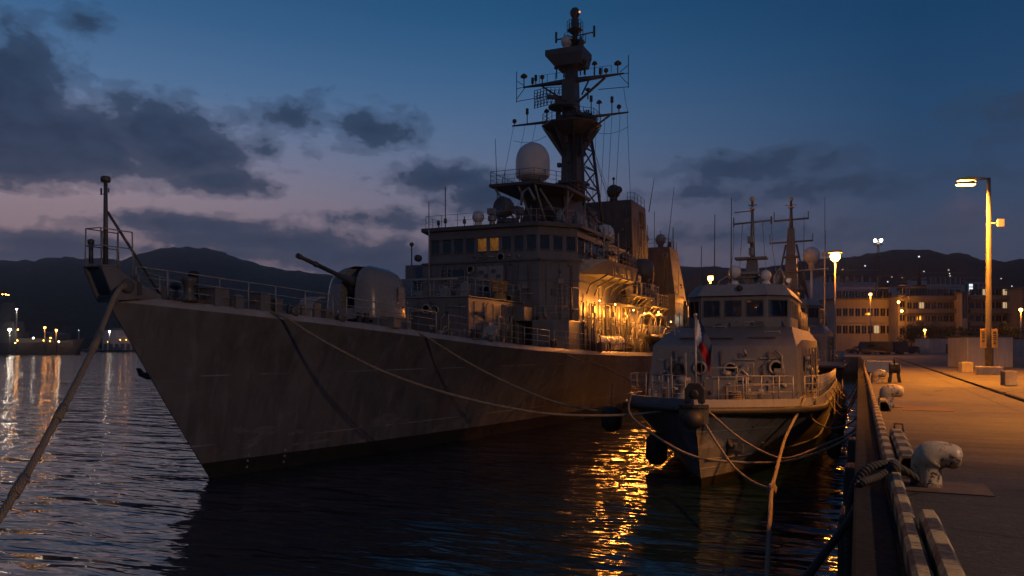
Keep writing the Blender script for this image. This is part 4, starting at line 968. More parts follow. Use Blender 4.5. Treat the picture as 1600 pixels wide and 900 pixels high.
# ship's own lights
def shiplamp(p, mat, r, parent, watts, col, aim=None):
    o = MB(); o.ball(p, r, 12); part(o, 'deck_lamp', mat, parent)
    if watts: lamp('deck_lamp_light', V(p) + V((0, 0, -r-.08)) if aim is None else V(p) + (V(aim)-V(p)).normalized()*(r+.06), watts, col, .28)
shiplamp(at(898, 363, Y=51.2), 'decklamp', .13, ship, 90, (1, .6, .25), aim=(-15.0, 51, 10))
shiplamp((-15.75, 54.6, 7.9), 'decklamp', .07, ship, 800, (1, .31, .036))
shiplamp((-15.75, 59.6, 7.7), 'decklamp', .07, ship, 850, (1, .31, .036))
shiplamp((-15.9, 51.4, 8.0), 'decklamp', .06, ship, 260, (1, .31, .036))
shiplamp((-15.9, 63.6, 7.6), 'decklamp', .07, ship, 500, (1, .31, .036))
shiplamp((-15.9, 73.5, 7.2), 'decklamp', .07, ship, 500, (1, .31, .036))
shiplamp((-15.9, 68.5, 7.9), 'decklamp', .07, ship, 500, (1, .31, .036))
shiplamp((-18.3, 73.2, 12.5), 'decklamp', .1, ship, 700, (1, .31, .036))
shiplamp((-16.4, 90, 10.0), 'decklamp', .1, ship, 800, (1, .31, .036))
shiplamp(at(1083, 497, X=-15.8), 'whitelamp', .12, ship, 30, (1, .85, .65))
# ---------------- small fittings all over the superstructure
rg = random.Random(21)
def wallbits(p0, p1, z0, z1, n, parent, ribs=0, out=.0):
    """ribs, pipes, junction boxes and lamps on one upright face from p0 to p1 (xy), outside on the right of p0->p1"""
    a, b = V((*p0, 0)), V((*p1, 0)); L = (b-a).length; t = (b-a)/L; nr = V((t.y, -t.x, 0))
    for i in range(ribs):
        s = L*(i+.5)/ribs; o = MB(); o.bar(a+t*s+nr*.02+V((0,0,z0)), a+t*s+nr*.02+V((0,0,z1)), .05, .09); part(o, 'stiffener', 'grey', parent)
    for i in range(n):
        s = rg.uniform(.06, .94)*L; z = rg.uniform(z0+.15, z1-.3); c = a+t*s; k = rg.random(); o = MB(); ang = math.atan2(t.y, t.x)
        if k < .3:
            w, h, dp = rg.uniform(.15, .45), rg.uniform(.2, .5), rg.uniform(.1, .22); o.cbox(c+nr*dp/2+V((0,0,z)), w, dp, h, rz=ang); part(o, 'junction_box', rg.choice(['grey', 'greylt', 'greydk']), parent, bevel=.012)
        elif k < .55:
            z2 = min(z1, z+rg.uniform(.8, 2.2)); o.tube([c+nr*.09+V((0,0,z0)), c+nr*.09+V((0,0,z2-.2)), c+t*rg.choice((-.25, .25))+nr*.09+V((0,0,z2))], rg.uniform(.025, .05), 6); part(o, 'pipe', rg.choice(['grey', 'greylt', 'greydk']), parent)
        elif k < .7:
            o.lathe([(.05, 0), (.09, .04), (.1, .16), (.05, .22), (0, .22)], c+nr*.0+V((0,0,z)), 10, axis=nr); part(o, 'bulkhead_light', rg.choice(['rail', 'greydk']), parent)
        elif k < .82:
            s2 = min(L*.96, s+rg.uniform(.8, 2)); o.tube([c+nr*.08+V((0,0,z)), a+t*s2+nr*.08+V((0,0,z))], .03, 6); o.tube([c+V((0,0,z)), c+nr*.08+V((0,0,z))], .025, 6); o.tube([a+t*s2+V((0,0,z)), a+t*s2+nr*.08+V((0,0,z))], .025, 6); part(o, 'grab_rail', 'rail', parent)
        elif k < .92:
            for sx in (-.18, .18): o.tube([c+t*sx+nr*.12+V((0,0,z0)), c+t*sx+nr*.12+V((0,0,min(z1, z0+2.6)))], .022, 5)
            for j in range(8): o.tube([c-t*.18+nr*.12+V((0,0,z0+.2+j*.3)), c+t*.18+nr*.12+V((0,0,z0+.2+j*.3))], .016, 5)
            part(o, 'ladder', 'rail', parent)
        else:
            o.lathe([(.24, -.05), (.31, 0), (.24, .05), (.19, 0), (.24, -.05)], c+nr*.07+V((0,0,z)), 18, axis=nr); part(o, 'lifebuoy', 'rail', parent)
wallbits((-27.3, 48), (-19.0, 48), 7.9, 10.4, 26, md, 9)
wallbits((-20.0, 48), (-19.0, 48), 4.9, 7.5, 2, md)
wallbits((-18.9, 48), (-16.95, 50.2), 6.7, 10.3, 14, md, 3)
wallbits((-16.95, 50.3), (-16.95, 63), 4.9, 7.9, 22, md, 9)
wallbits((-24.5, 40), (-20, 40), 5.1, 7.5, 14, fd, 5)
wallbits((-20, 40.1), (-20, 47.8), 4.9, 7.5, 18, fd, 6)
wallbits((-27.0, 48.05), (-19, 48.05), 10.65, 11.2, 7, br)
wallbits((-25.2, 72.9), (-19.4, 72.9), 9.5, 18, 16, fn, 5)
wallbits((-19.3, 73), (-19.3, 79), 6, 17, 18, fn, 5)
wallbits((-23.5, 84.8), (-18, 84.8), 10, 15, 9, ab, 4)
wallbits((-17.9, 85), (-17.9, 90), 7, 13, 6, ab)
wallbits((-15.35, 51.7), (-15.25, 58.4), 9.8, 10.6, 7, pw)
# crowded deck edge amidships
for i in range(85):
    y = rg.uniform(50, 98); x = rg.uniform(-16.8, -15.95); z = deck(y)-.05; k = rg.random(); o = MB(); h = rg.uniform(.5, 1.9)
    if k < .35: o.tube([(x, y, z), (x+rg.uniform(-.1, .1), y+rg.uniform(-.2, .2), z+h)], rg.uniform(.03, .09), 6); part(o, 'deck_post', rg.choice(['greydk', 'rail', 'grey']))
    elif k < .6: o.lathe([(.25, -.09), (.33, 0), (.25, .09), (.18, 0), (.25, -.09)], (x, y, z+.4), 14, axis=(1, rg.uniform(-.4, .4), 0)); o.bar((x-.15, y, z), (x-.15, y, z+.45), .08); part(o, 'hose_reel', rg.choice(['greydk', 'rail', 'rust']))
    elif k < .8: o.tube([(x, y, z), (x, y, z+h), (x+.1, y+.35, z+h+.22), (x+.1, y+.7, z+h), (x+.1, y+.75, z+h-.3)], .05, 6); part(o, 'small_davit', rg.choice(['greydk', 'rail']))
    else: o.cbox((x, y, z+h*.3), rg.uniform(.3, .6), rg.uniform(.4, 1.0), h*.6); o.cbox((x, y, z+h*.6+.03), .3, .4, .06); part(o, 'deck_box', rg.choice(['grey', 'greydk', 'greylt']), bevel=.02)
# upper-deck clutter between the bridge wing and the aft tower
for i in range(46):
    y = rg.uniform(61, 90); x = rg.uniform(-19.5, -16.6); z = 9.25 if y < 72.5 else 6.95; h = rg.uniform(.6, 3.0); o = MB(); k = rg.random()
    if k < .3: o.tube([(x, y, z), (x, y, z+h), (x+.3, y+rg.uniform(-.4, .4), z+h+.25)], rg.uniform(.05, .1), 6); part(o, 'deck_post', 'greydk')
    elif k < .6: o.cbox((x, y, z+h*.25), rg.uniform(.5, 1.2), rg.uniform(.5, 1.4), h*.5); o.tube([(x, y, z+h*.5), (x, y, z+h*.8)], .08, 6); part(o, 'deck_box', rg.choice(['greydk', 'grey']), bevel=.03)
    elif k < .8: o.lathe([(.2, 0), (.2, h*.4), (.4, h*.5), (.42, h*.7), (.2, h*.85), (0, h*.88)], (x, y, z), 12); part(o, 'vent_cowl', rg.choice(['greydk', 'grey']))
    else:
        for dy in (0, .9, 1.8): o.tube([(x+.4, y+dy, z), (x+.4, y+dy, z+1.05)], .03, 5)
        for dz in (.5, 1.05): o.tube([(x+.4, y, z+dz), (x+.4, y+1.8, z+dz)], .025, 5)
        part(o, 'deck_railing', 'rail')
for i in range(7):
    y0 = rg.uniform(63, 84); o = MB(); a_ = V((-16.7, y0, rg.uniform(6, 9.5))); b_ = V((-17.5, y0+rg.uniform(3, 8), rg.uniform(7, 12))); o.tube([a_+(b_-a_)*f - V((0, 0, .3*math.sin(math.pi*f))) for f in (0, .25, .5, .75, 1)], .03, 5); part(o, 'cable', 'greydk')
# chain cables and small gear on the forecastle
for sx in (.35, .95):
    o = MB(); n = 26
    for i in range(n):
        y = 20.6 + i*.14; x = XC + sx*(1-.3*(i < 4)); c = V((x, y, deck(y)+.05)); w = .07 if i % 2 else .025
        o.cbox(c, w+.02, .17, .09-w+.02)
    part(o, 'chain_cable', 'rust')
for i in range(14):
    y = rg.uniform(20.5, 40); s = 1; p = edge(y, 1, rg.uniform(.25, .8)); h = rg.uniform(.2, .6); o = MB(); k = rg.random()
    if k < .4: o.lathe([(.1, 0), (.08, h*.5), (.15, h*.7), (.12, h), (0, h+.03)], p, 10); part(o, 'vent_cowl', rg.choice(['greylt', 'greydk']))
    elif k < .7: o.cbox(p+V((0, 0, h/2)), rg.uniform(.2, .5), rg.uniform(.2, .6), h); part(o, 'deck_box', rg.choice(['grey', 'greylt', 'greydk']), bevel=.015)
    else: o.tube([p, p+V((0, 0, h)), p+V((0, .3, h+.1)), p+V((0, .35, h-.2))], .04, 6); part(o, 'vent_pipe', 'rail')
# mast: ladders, cable trunks, mid shelf, boxes
o = MB(); o.prism(octo((MX, MY), 1.55, 0), 18.6, 18.75); part(o, 'mast_shelf', 'mast', mast)
o = MB(); o.tube([(MX+.2, MY-1.05, 13.4), (MX+.15, MY-.8, 23.2)], .05, 6); o.tube([(MX+.55, MY-1.05, 13.4), (MX+.5, MY-.8, 23.2)], .05, 6)
for j in range(30): o.tube([(MX+.19, MY-1.05+.25*j/30, 13.6+j*.32), (MX+.54, MY-1.05+.25*j/30, 13.6+j*.32)], .02, 5)
part(o, 'mast_ladder', 'mast', mast)
for i in range(16):
    z = rg.uniform(14, 23); f = (z-13.2)/10.2; w = 1.05+(.72-1.05)*f; o = MB(); sx = rg.choice((-1, 1))
    o.cbox((MX+sx*(w+.12), MY+rg.uniform(-.6, .4), z), .28, rg.uniform(.25, .6), rg.uniform(.3, .9)) if i % 2 else o.cbox((MX+rg.uniform(-.6, .6), MY-w-.1, z), rg.uniform(.25, .6), .25, rg.uniform(.3, .9)); part(o, 'mast_box_small', 'mast', mast)
for i in range(9):
    z = rg.choice((24.3, 27.7, 25.6)); x = MX+rg.uniform(-1.6, 1.9); o = MB(); h = rg.uniform(.4, 1.3)
    o.tube([(x, MY-.5, z), (x, MY-.5, z+h)], .06, 6); o.lathe([(.0, 0), (.2, .05), (.22, .2), (0, .3)], (x, MY-.5, z+h-.1), 10); part(o, 'mast_fitting', 'mast', mast)
# ------------------------------------------------------------------ patrol boats
BX, BY, BL = -5.13, 27.3, 36.0
def bsheer(y): return lerp_tab([(27.3, 2.92), (34, 2.74), (45, 2.5), (64, 2.4)], y)
def bhalf(t, y):
    """t 0 = water, 1 = deck edge"""
    y0 = BY + 1.4 * (1 - t); x = max(0, y - y0)
    L = 17 + (7.2 - 17) * t ** .8; B = 3.3 + .52 * t; p = 2.0 + .6 * t
    b = B * (1 - (1 - min(x / L, 1)) ** p); aft = max(0, (y - 56) / 8); return b * (1 - .06 * aft * aft)
boat = thing('patrol_boat', 'grey patrol boat alongside the quay, bow on, with a flag at its stem', 'patrol boat', (BX, BY, 0), 'patrol boats moored along the quay')
def bp(o, name, mat, parent=None, **k): return o.build(name, M[mat] if isinstance(mat, str) else mat, parent or boat, **k)
def boat_hull():
    ts = [-.35, -.05, .06, .22, .34, .5, .68, .85, 1.0]; NQ = 44; o = MB(); R_ = {}
    for sd in (1, -1):
        rr = []
        for t in ts:
            y0 = BY + 1.4 * (1 - max(t, 0)); row = []
            for i in range(NQ + 1):
                y = y0 + (BY + BL - y0) * (i / NQ) ** 1.9
                x = y - y0; tt = max(t, 0)
                L = 17 + (7.2 - 17) * tt ** .8; B = 3.3 + .52 * tt; p = 2.0 + .6 * tt
                b = B * (1 - (1 - min(x / L, 1)) ** p)
                if t < .34 and x > 1: b -= (.34 - t) * min(1, (x-1)/4) * .55        # tuck under the chine
                aft = max(0, (y - 56) / 8); b *= 1 - .06 * aft * aft
                row.append((BX + sd * max(b, .015), y, bsheer(y) * t))
            rr.append(row)
        R_[sd] = rr
        o.grid(rr if sd == 1 else rr[::-1], 0, True)
    for a in range(len(ts)-1):
        n = o.add([R_[1][a][-1], R_[-1][a][-1], R_[-1][a+1][-1], R_[1][a+1][-1]]); o.face([n, n+1, n+2, n+3])
    h = bp(o, 'hull', 'boathull', org=(BX, BY, 0))
    o = MB()
    for sd in (1, -1):      # spray chine
        pts = []
        for i in range(30):
            y = BY + 1.2 + (i/29)**1.5 * 24
            pts.append((BX + sd * (bhalf(.34, y) + .0), y, bsheer(y)*.34))
        o.tube(pts, .055, 6)
    bp(o, 'spray_rail', 'boat', h)
    return h
bh = boat_hull()
BYS = [BY + BL * (i/40) ** 1.6 for i in range(41)]
def bedge(y, sd=1, inset=0.1, z=0): return V((BX + sd * max(0, bhalf(1, y) - inset), y, bsheer(y) + .22 + z))
o = MB()
for sd in (1, -1):
    a_ = [(BX + sd*(bhalf(1, y)+.02), y, bsheer(y)-.03) for y in BYS]; b_ = [(BX + sd*max(.0, bhalf(1, y)-.03), y, bsheer(y)+.25) for y in BYS]; c_ = [(BX + sd*max(0, bhalf(1, y)-.16), y, bsheer(y)+.25) for y in BYS]; d_ = [(BX + sd*max(0, bhalf(1, y)-.17), y, bsheer(y)) for y in BYS]
    o.grid([a_, b_, c_, d_] if sd > 0 else [d_, c_, b_, a_], 0, False)
bp(o, 'toe_rail', 'boattop')
o = MB(); o.grid([[(BX - max(0, bhalf(1, y)-.1), y, bsheer(y)+.02) for y in BYS], [(BX + max(0, bhalf(1, y)-.1), y, bsheer(y)+.02) for y in BYS]], 0, False); bp(o, 'deck', 'deckgrey')
o = MB()
for sd in (1, -1): o.tube([(BX + sd*(bhalf(1, y)+.05), y, bsheer(y)-.14) for y in BYS], .13, 10)
bp(o, 'rubbing_strake', M['rubber'])
o = MB(); o.grid([[(BX + x*1.0, BY - .22 + .55*abs(x)**1.6 + .1*(1-f), 3.0 - .62*f - .05*abs(x)) for x in (-.5, -.38, -.2, 0, .2, .38, .5)] for f in (0, .2, .5, .8, 1)], 0, True)
o.sheet([(BX + x, BY - .2 + .55*abs(x)**1.6, 2.9) for x in (-.5, -.38, -.2, 0, .2, .38, .5)] + [(BX+.35, BY+.6, 2.9), (BX-.35, BY+.6, 2.9)], (0, 0, .1)); o.ball((BX, BY-.05, 2.5), .38, 14, sz=.9)
bp(o, 'bow_fender', 'rubber')
o = MB(); o.sheet([(BX-.34, BY+.1, 3.05), (BX+.34, BY+.1, 3.05), (BX+.34, BY+.1, 3.5), (BX+.2, BY+.1, 3.72), (BX-.2, BY+.1, 3.72), (BX-.34, BY+.1, 3.5)], (0, .25, 0)); o.lathe([(.1, -.05), (.17, 0), (.1, .05)], (BX, BY+.08, 3.35), 14, axis=(0, -1, 0)); bp(o, 'bow_roller', 'rubber', bevel=.03)
# anchor in its pocket
ay = 29.3
o = MB(); pc = V((BX + bhalf(.55, ay) , ay, 1.62)); o.lathe([(.0, -.02), (.26, 0), (.3, .05), (.24, .1), (.0, .06)], pc, 16, axis=(1, -.55, .15)); bp(o, 'anchor_pocket', 'greydk')
o = MB(); q_ = pc + V((.16, -.12, -.1)); o.bar(q_, q_+V((.03, 0, -.55)), .1); o.bar(q_+V((-.22, .1, -.3)), q_+V((.24, -.1, -.3)), .12); o.bar(q_+V((-.22, .1, -.3)), q_+V((-.25, .1, -.02)), .09); o.bar(q_+V((.24, -.1, -.3)), q_+V((.26, -.1, -.02)), .09); bp(o, 'anchor', 'greydk', bevel=.015)
# faint lettering on the bow plating
def glyph(strokes, y, z, s):
    out = []
    for st in strokes: out.append([(y + a*s, z + b*s) for a, b in st])
    return out
o = MB()
GL = {'J': [[(.5, 1), (.5, .2), (.3, 0), (.05, .15)]], 'M': [[(0, 0), (0, 1), (.35, .4), (.7, 1), (.7, 0)]], 'P': [[(0, 0), (0, 1), (.5, .9), (.5, .55), (0, .5)]]}
def on_hull(y, z):
    t = z / bsheer(y); return V((BX + bhalf(t, y) + .014, y, z))
for i, ch in enumerate('JMP'):
    for st in glyph(GL[ch], 29.6 + i*.62, 2.06, .38):
        for (y0, z0), (y1, z1) in zip(st, st[1:]): o.bar(on_hull(y0, z0), on_hull(y1, z1), .05, .02)
bp(o, 'bow_lettering', 'inkgrey')

def brail(pts, **k): return railing('deck_railing', pts, k.pop('h', .85), boat, 3, .018, 'rail', step=k.pop('step', 1.0))
brail([bedge(y) for y in (28.6, 29.2, 29.9, 30.6)]); brail([bedge(y) for y in (31.4, 32.2, 33.2, 35, 37.5, 41, 46, 52, 57)])
brail([bedge(y, -1) for y in (28.1, 28.5, 29.0)]); brail([bedge(y, -1) for y in (29.4, 30.2, 31.2, 32.6, 36, 42, 50, 58)])
brail([V((BX+.55, 29.0, 2.95)), V((BX+2.3, 30.2, 2.95))], h=.95); brail([V((BX-2.0, 29.6, 2.95)), V((BX-.6, 28.9, 2.95))], h=.95)

# lower house
def house():
    o = MB(); X = BX
    z0 = 2.5
    pts = {}
    for sd in (1, -1):
        pts[sd] = [(X+sd*3.02, 33.0, z0), (X+sd*2.86, 33.45, 5.0), (X+sd*2.5, 36.0, 5.8), (X+sd*2.5, 49, 5.8), (X+sd*2.92, 49, 5.25), (X+sd*2.92, 36.2, 5.25), (X+sd*3.02, 49, z0), (X+sd*2.95, 33.5, 4.95)]
        n = o.add(pts[sd])
        f = [(n, n+6, n+4, n+5, n+1), (n+1, n+5, n+2), (n+2, n+5, n+4, n+3)]
        for q in f: o.face(q if sd > 0 else q[::-1])
    a, b = 0, 8
    for i, j in ((0, 1), (1, 2), (2, 3), (3, 4), (4, 6)): o.face([a+i, a+j, b+j, b+i])
    return bp(o, 'deckhouse', 'boat', norm=True)
hs = house()
o = MB(); o.box(BX-2.3, BX+2.3, 49.5, 62, 2.4, 4.7); o.box(BX-1.7, BX+1.7, 51, 58, 4.7, 5.6); bp(o, 'aft_deckhouse', 'boat', bevel=.06)
for y in (37.2, 38.5, 39.6, 43.0, 44.0): 
    o = MB(); o.box(BX+2.93, BX+3.02, y-.24, y+.24, 3.9, 4.55); bp(o, 'window', 'glass', hs)
    o = MB(); o.bar((BX+3.01, y-.28, 3.86), (BX+3.01, y-.28, 4.6), .06); o.bar((BX+3.01, y+.28, 3.86), (BX+3.01, y+.28, 4.6), .06); bp(o, 'window_frame', 'boattop', hs)
o = MB(); o.box(BX+2.95, BX+3.06, 40.6, 41.5, 2.75, 4.6); bp(o, 'door', 'greydk', hs)
o = MB(); o.box(BX+2.93, BX+3.05, 45.4, 46.2, 2.75, 4.6); bp(o, 'door', 'greydk', hs)
o = MB(); o.bar((BX-1.9, 34.4, 5.33), (BX+.3, 34.4, 5.33), .35, .05); o.bar((BX+.9, 34.5, 5.35), (BX+2.0, 34.5, 5.35), .3, .05); o.tube([(BX-2.3, 35.9, 5.84), (BX+1.4, 35.9, 5.84)], .03, 6); bp(o, 'foredeck_hatch', 'greydk', hs)
o = MB()
for x, z in ((-2.2, 4.4), (.9, 4.45), (1.9, 4.5)): o.bar((BX+x-.4, 33.32, z), (BX+x+.4, 33.32, z), .06, .06)
bp(o, 'grab_rail', 'rail', hs)
o = MB(); o.lathe([(.0, 0), (.2, .02), (.22, .14), (.12, .2)], (BX+.95, 33.15, 4.05), 14, axis=(0, -1, .15)); o.cbox((BX+.95, 33.1, 3.85), .5, .22, .5); bp(o, 'horn_box', 'boattop', hs)
o = MB(); o.tube([(BX+.95, 33.3, 4.6), (BX+.95, 33.0, 4.8), (BX+1.0, 32.95, 4.65)], .05, 6); o.tube([(BX+.6, 33.0, 3.6), (BX+.6, 32.9, 4.3), (BX+1.3, 32.9, 4.3), (BX+1.3, 33.0, 3.6)], .025, 6); bp(o, 'foredeck_light', 'rail', hs)
# triangular wind plate beside the wheelhouse, tripod rack on the far side
o = MB(); o.sheet([(BX+2.55, 36.1, 5.3), (BX+2.35, 36.4, 6.25), (BX+2.5, 36.9, 5.3)], (.06, .02, 0)); bp(o, 'wind_plate', 'boattop', hs)
o = MB()
for a_, b_ in (((-2.75, 35, 5.3), (-2.5, 35.3, 6.3)), ((-2.2, 34.7, 5.4), (-2.4, 35.3, 6.3)), ((-2.3, 35.8, 5.6), (-2.45, 35.3, 6.3)), ((-2.7, 35.1, 5.8), (-2.25, 34.9, 5.8))): o.tube([(BX+a_[0], a_[1], a_[2]), (BX+b_[0], b_[1], b_[2])], .025, 6)
bp(o, 'tripod_rack', 'rail', hs)
# wheelhouse with real openings
WX = BX + .12
WP = [(WX-2.2, 37.2), (WX-1.5, 36.35), (WX+1.32, 36.35), (WX+2.2, 37.3), (WX+2.2, 42.5)]
o = MB(); z0, z1, w0, w1 = 5.7, 7.2, 6.28, 7.0; qq = []
for a_, b_, n in ((WP[0], WP[1], 1), (WP[1], WP[2], 3), (WP[2], WP[3], 1), (WP[3], WP[4], 5)): qq += window_wall(o, a_, b_, z0, z1, w0, w1, n, .2, .07, ends=.12)
qq += window_wall(o, WP[4], (WX-2.2, 42.5), z0, z1, 6.05, 7.0, 4, .25, .07, ends=.2)
qq += window_wall(o, (WX-2.2, 42.5), WP[0], z0, z1, w0, w1, 5, .2, .07, ends=.12)
wh = bp(o, 'wheelhouse', 'boat')
for q in qq:
    o = MB(); a_, b_ = q; t = (b_-a_).normalized(); nr = V((-t.y, t.x, 0)); o.sheet([a_+V((0,0,w0)), b_+V((0,0,w0)), b_+V((0,0,w1)), a_+V((0,0,w1))], nr*.02); bp(o, 'window', 'pane', wh)
for q in qq[:5]:
    o = MB(); a_, b_ = q; t = (b_-a_).normalized(); nr = V((t.y, -t.x, 0))*.06
    for p0, p1 in (((a_, w0), (b_, w0)), ((b_, w0), (b_, w1)), ((b_, w1), (a_, w1)), ((a_, w1), (a_, w0))): o.bar(p0[0]+nr+V((0,0,p0[1])), p1[0]+nr+V((0,0,p1[1])), .05, .03)
    o.bar((a_+b_)/2+nr*1.6+V((0, 0, w1+.02)), (a_*.35+b_*.65)+nr*1.6+V((0, 0, w0+.25)), .02); bp(o, 'window_frame', 'greydk', wh)
RP = [(WX-2.3, 37.1), (WX-1.6, 36.1), (WX+1.42, 36.1), (WX+2.32, 37.1), (WX+2.32, 44.6), (WX-2.3, 44.6)]
def inset(poly, k, c): return [(c[0]+(x-c[0])*k, c[1]+(y-c[1])*k) for x, y in poly]
o = MB(); o.prism(RP, 7.2, 7.72, top=[(WX-1.95, 37.5), (WX-1.4, 36.6), (WX+1.25, 36.6), (WX+1.95, 37.5), (WX+1.95, 44.3), (WX-1.95, 44.3)]); bp(o, 'wheelhouse_roof', 'boattop', wh, bevel=.02)
o = MB(); o.lathe([(.12, 0), (.13, .3), (.06, .32)], (WX+.2, 36.5, 7.5), 12, axis=(0, -1, .1)); bp(o, 'roof_horn', 'black', wh)
for x in (-1.1, .85):
    o = MB(); o.cbox((WX+x, 38.6, 6.0), .5, .5, .5); o.cbox((WX+x, 38.85, 6.45), .46, .12, .7); o.ball((WX+x, 38.85, 6.88), .13, 10); bp(o, 'helm_chair', 'black', wh, bevel=.03)
o = MB(); o.box(WX-1.5, WX+1.4, 36.6, 37.1, 5.8, 6.34); bp(o, 'console', 'black', wh)
o = MB(); o.cbox((WX, 40.5, 7.16), .3, .6, .05); bp(o, 'added_cabin_lamp', 'litwin', wh); lamp('added_cabin_light', (WX, 40.5, 7.08), 6, ORANGE, .1)  # added lamp with no known source, warms the wheelhouse windows from inside
for x in (-1.7, -.55, .5, 1.5): o = MB(); o.grid([[(WX+x-.22+.044*i, 42.3+.03*(i%2), z) for i in range(11)] for z in (6.0, 7.05)], 0, True); bp(o, 'glow_curtain', 'cream', wh, norm=False)  # added cloths standing in for the lit quay glow through the rear windows
# deck gear on the bow
o = MB(); o.cbox((BX+.45, 31.2, 3.35), .85, .7, .8); o.cbox((BX+.45, 31.2, 3.79), .92, .76, .08); o.lathe([(.12, 0), (.2, .08), (.16, .2), (0, .25)], (BX+.5, 31.2, 3.82), 12); bp(o, 'foredeck_box', 'boattop', bevel=.03)
o = MB(); o.lathe([(.3, 0), (.34, .15), (.18, .3), (.16, .6), (.3, .75), (.28, .9), (0, .95)], (BX-.9, 30.0, 2.9), 16); o.cbox((BX-.9, 30.4, 3.1), .7, .5, .45); bp(o, 'anchor_windlass', 'boattop')
o = MB(); o.tube([(BX+.9, 31.0, 2.95), (BX+.9, 31, 3.9), (BX+1.1, 31, 4.1), (BX+1.3, 31, 3.9), (BX+1.3, 31, 2.95)], .05, 8); o.tube([(BX-.1, 31.2, 3.8), (BX-.1, 31.2, 4.15), (BX+.9, 31.2, 4.15), (BX+.9, 31.2, 3.8)], .04, 8); bp(o, 'deck_frame', 'rail')
for x, y in ((1.5, 31.3), (-1.7, 31.3)):
    o = MB()
    for dx in (-.22, .22): o.lathe([(.09, 0), (.09, .4), (.13, .43), (.12, .5), (0, .52)], (BX+x+dx, y, 2.85), 12)
    o.cbox((BX+x, y, 2.88), .8, .3, .06); bp(o, 'mooring_bitts', 'rail')
o = MB()
for k in range(5): o.lathe([(.26, -.04), (.3, 0), (.26, .04), (.22, 0), (.26, -.04)], (BX+1.0+.0*k, 30.3, 2.98+.075*k), 18)
bp(o, 'rope_coil', 'rope')
for i in range(9):
    x, y = random.choice([-1, 1])*random.uniform(.4, 2.3), random.uniform(30.6, 32.7); h = random.uniform(.25, .75); o = MB()
    if i % 2: o.tube([(BX+x, y, 2.9), (BX+x, y, 2.9+h), (BX+x+.12, y-.05, 3.0+h)], .05, 8)
    else: o.cbox((BX+x, y, 2.9+h/2), .3, .3, h)
    bp(o, 'deck_fitting', random.choice(['rail', 'boattop', 'greydk']), bevel=.015)
o = MB(); o.lathe([(.28, -.06), (.34, 0), (.28, .06), (.24, 0), (.28, -.06)], (BX-1.75, 33.12, 4.0), 20, axis=(0, -1, .15)); bp(o, 'hose_coil', 'greydk')
o = MB(); o.tube([(BX-2.0, 33.1, 4.5), (BX-2.0, 32.95, 4.55), (BX-2.0, 32.9, 3.6)], .04, 6); o.tube([(BX-1.4, 33.1, 4.6), (BX-1.4, 32.95, 4.7), (BX-1.35, 32.9, 3.2)], .04, 6); bp(o, 'wall_pipe', 'rail')
o = MB(); o.tube([(BX, BY+.35, 3.1), (BX, BY+.35, 6.02)], .045, 8, r1=.035); o.ball((BX, BY+.35, 6.05), .07, 8); bp(o, 'flagstaff', 'steel')
# gear abaft the wheelhouse
o = MB(); o.lathe([(.55, 0), (.6, .5), (.5, .9), (.28, 1.3), (.16, 2.0), (.2, 2.1), (.2, 2.25), (0, 2.3)], (BX+1.9, 47.3, 5.7), 16); bp(o, 'covered_gun', 'greydk')
railing('deck_railing', [(BX+2.4, 43.5, 5.8), (BX+2.4, 48.8, 5.8), (BX-2.4, 48.8, 5.8)], .95, boat, 3, .02)
o = MB(); o.lathe([(0, -.1), (.28, 0), (.3, 1.2), (0, 1.3)], (BX+2.5, 50.5, 3.3), 14, axis=(0, 1, 0)); bp(o, 'liferaft_canister', 'radome')
for i in range(8):
    o = MB(); y = 50 + i*1.5; h = random.uniform(.4, 1.3); o.cbox((BX+1.9, y, 4.7+h/2), .4, .5, h); o.tube([(BX+2.1, y+.3, 4.7), (BX+2.1, y+.3, 4.9+h)], .05, 6); bp(o, 'aft_fitting', random.choice(['boattop', 'rail', 'greydk']))

rb_ = random.Random(5); _rg, _gr = rg, dict(M)
for k_ in ('grey', 'greylt'): M[k_] = _gr['boat'] if k_ == 'grey' else _gr['boattop']
wallbits((BX-2.8, 33.28), (BX+2.8, 33.28), 2.9, 4.8, 14, hs, 3)
wallbits((BX+2.98, 33.6), (BX+2.98, 48.8), 2.8, 4.9, 16, hs, 6)
wallbits((BX+2.32, 49.6), (BX+2.32, 61.8), 2.6, 4.5, 8, hs)
wallbits((WX-1.5, 36.33), (WX+1.3, 36.33), 5.75, 6.2, 4, wh)
for k_ in ('grey', 'greylt'): M[k_] = _gr[k_]
for x_, y_, l_ in ((-2.4, 34.2, 1.2), (1.6, 34.0, 1.5), (-.6, 34.8, 1.4), (.6, 35.5, 1.0)):
    o = MB(); o.tube([(BX+x_, y_, 5.3+(y_-33.4)*.3), (BX+x_, y_, 5.4+(y_-33.4)*.3), (BX+x_+l_*.4, y_+.05, 5.4+(y_-33.4)*.3), (BX+x_+l_*.4, y_+.05, 5.3+(y_-33.4)*.3)], .022, 6); bp(o, 'grab_rail', 'rail', hs)
second = copies(boat, (-6.05, 66.0, 0), 'second patrol boat, astern of the first along the quay, with a thicker lattice mast', 'patrol boats moored along the quay', scale=1.2)
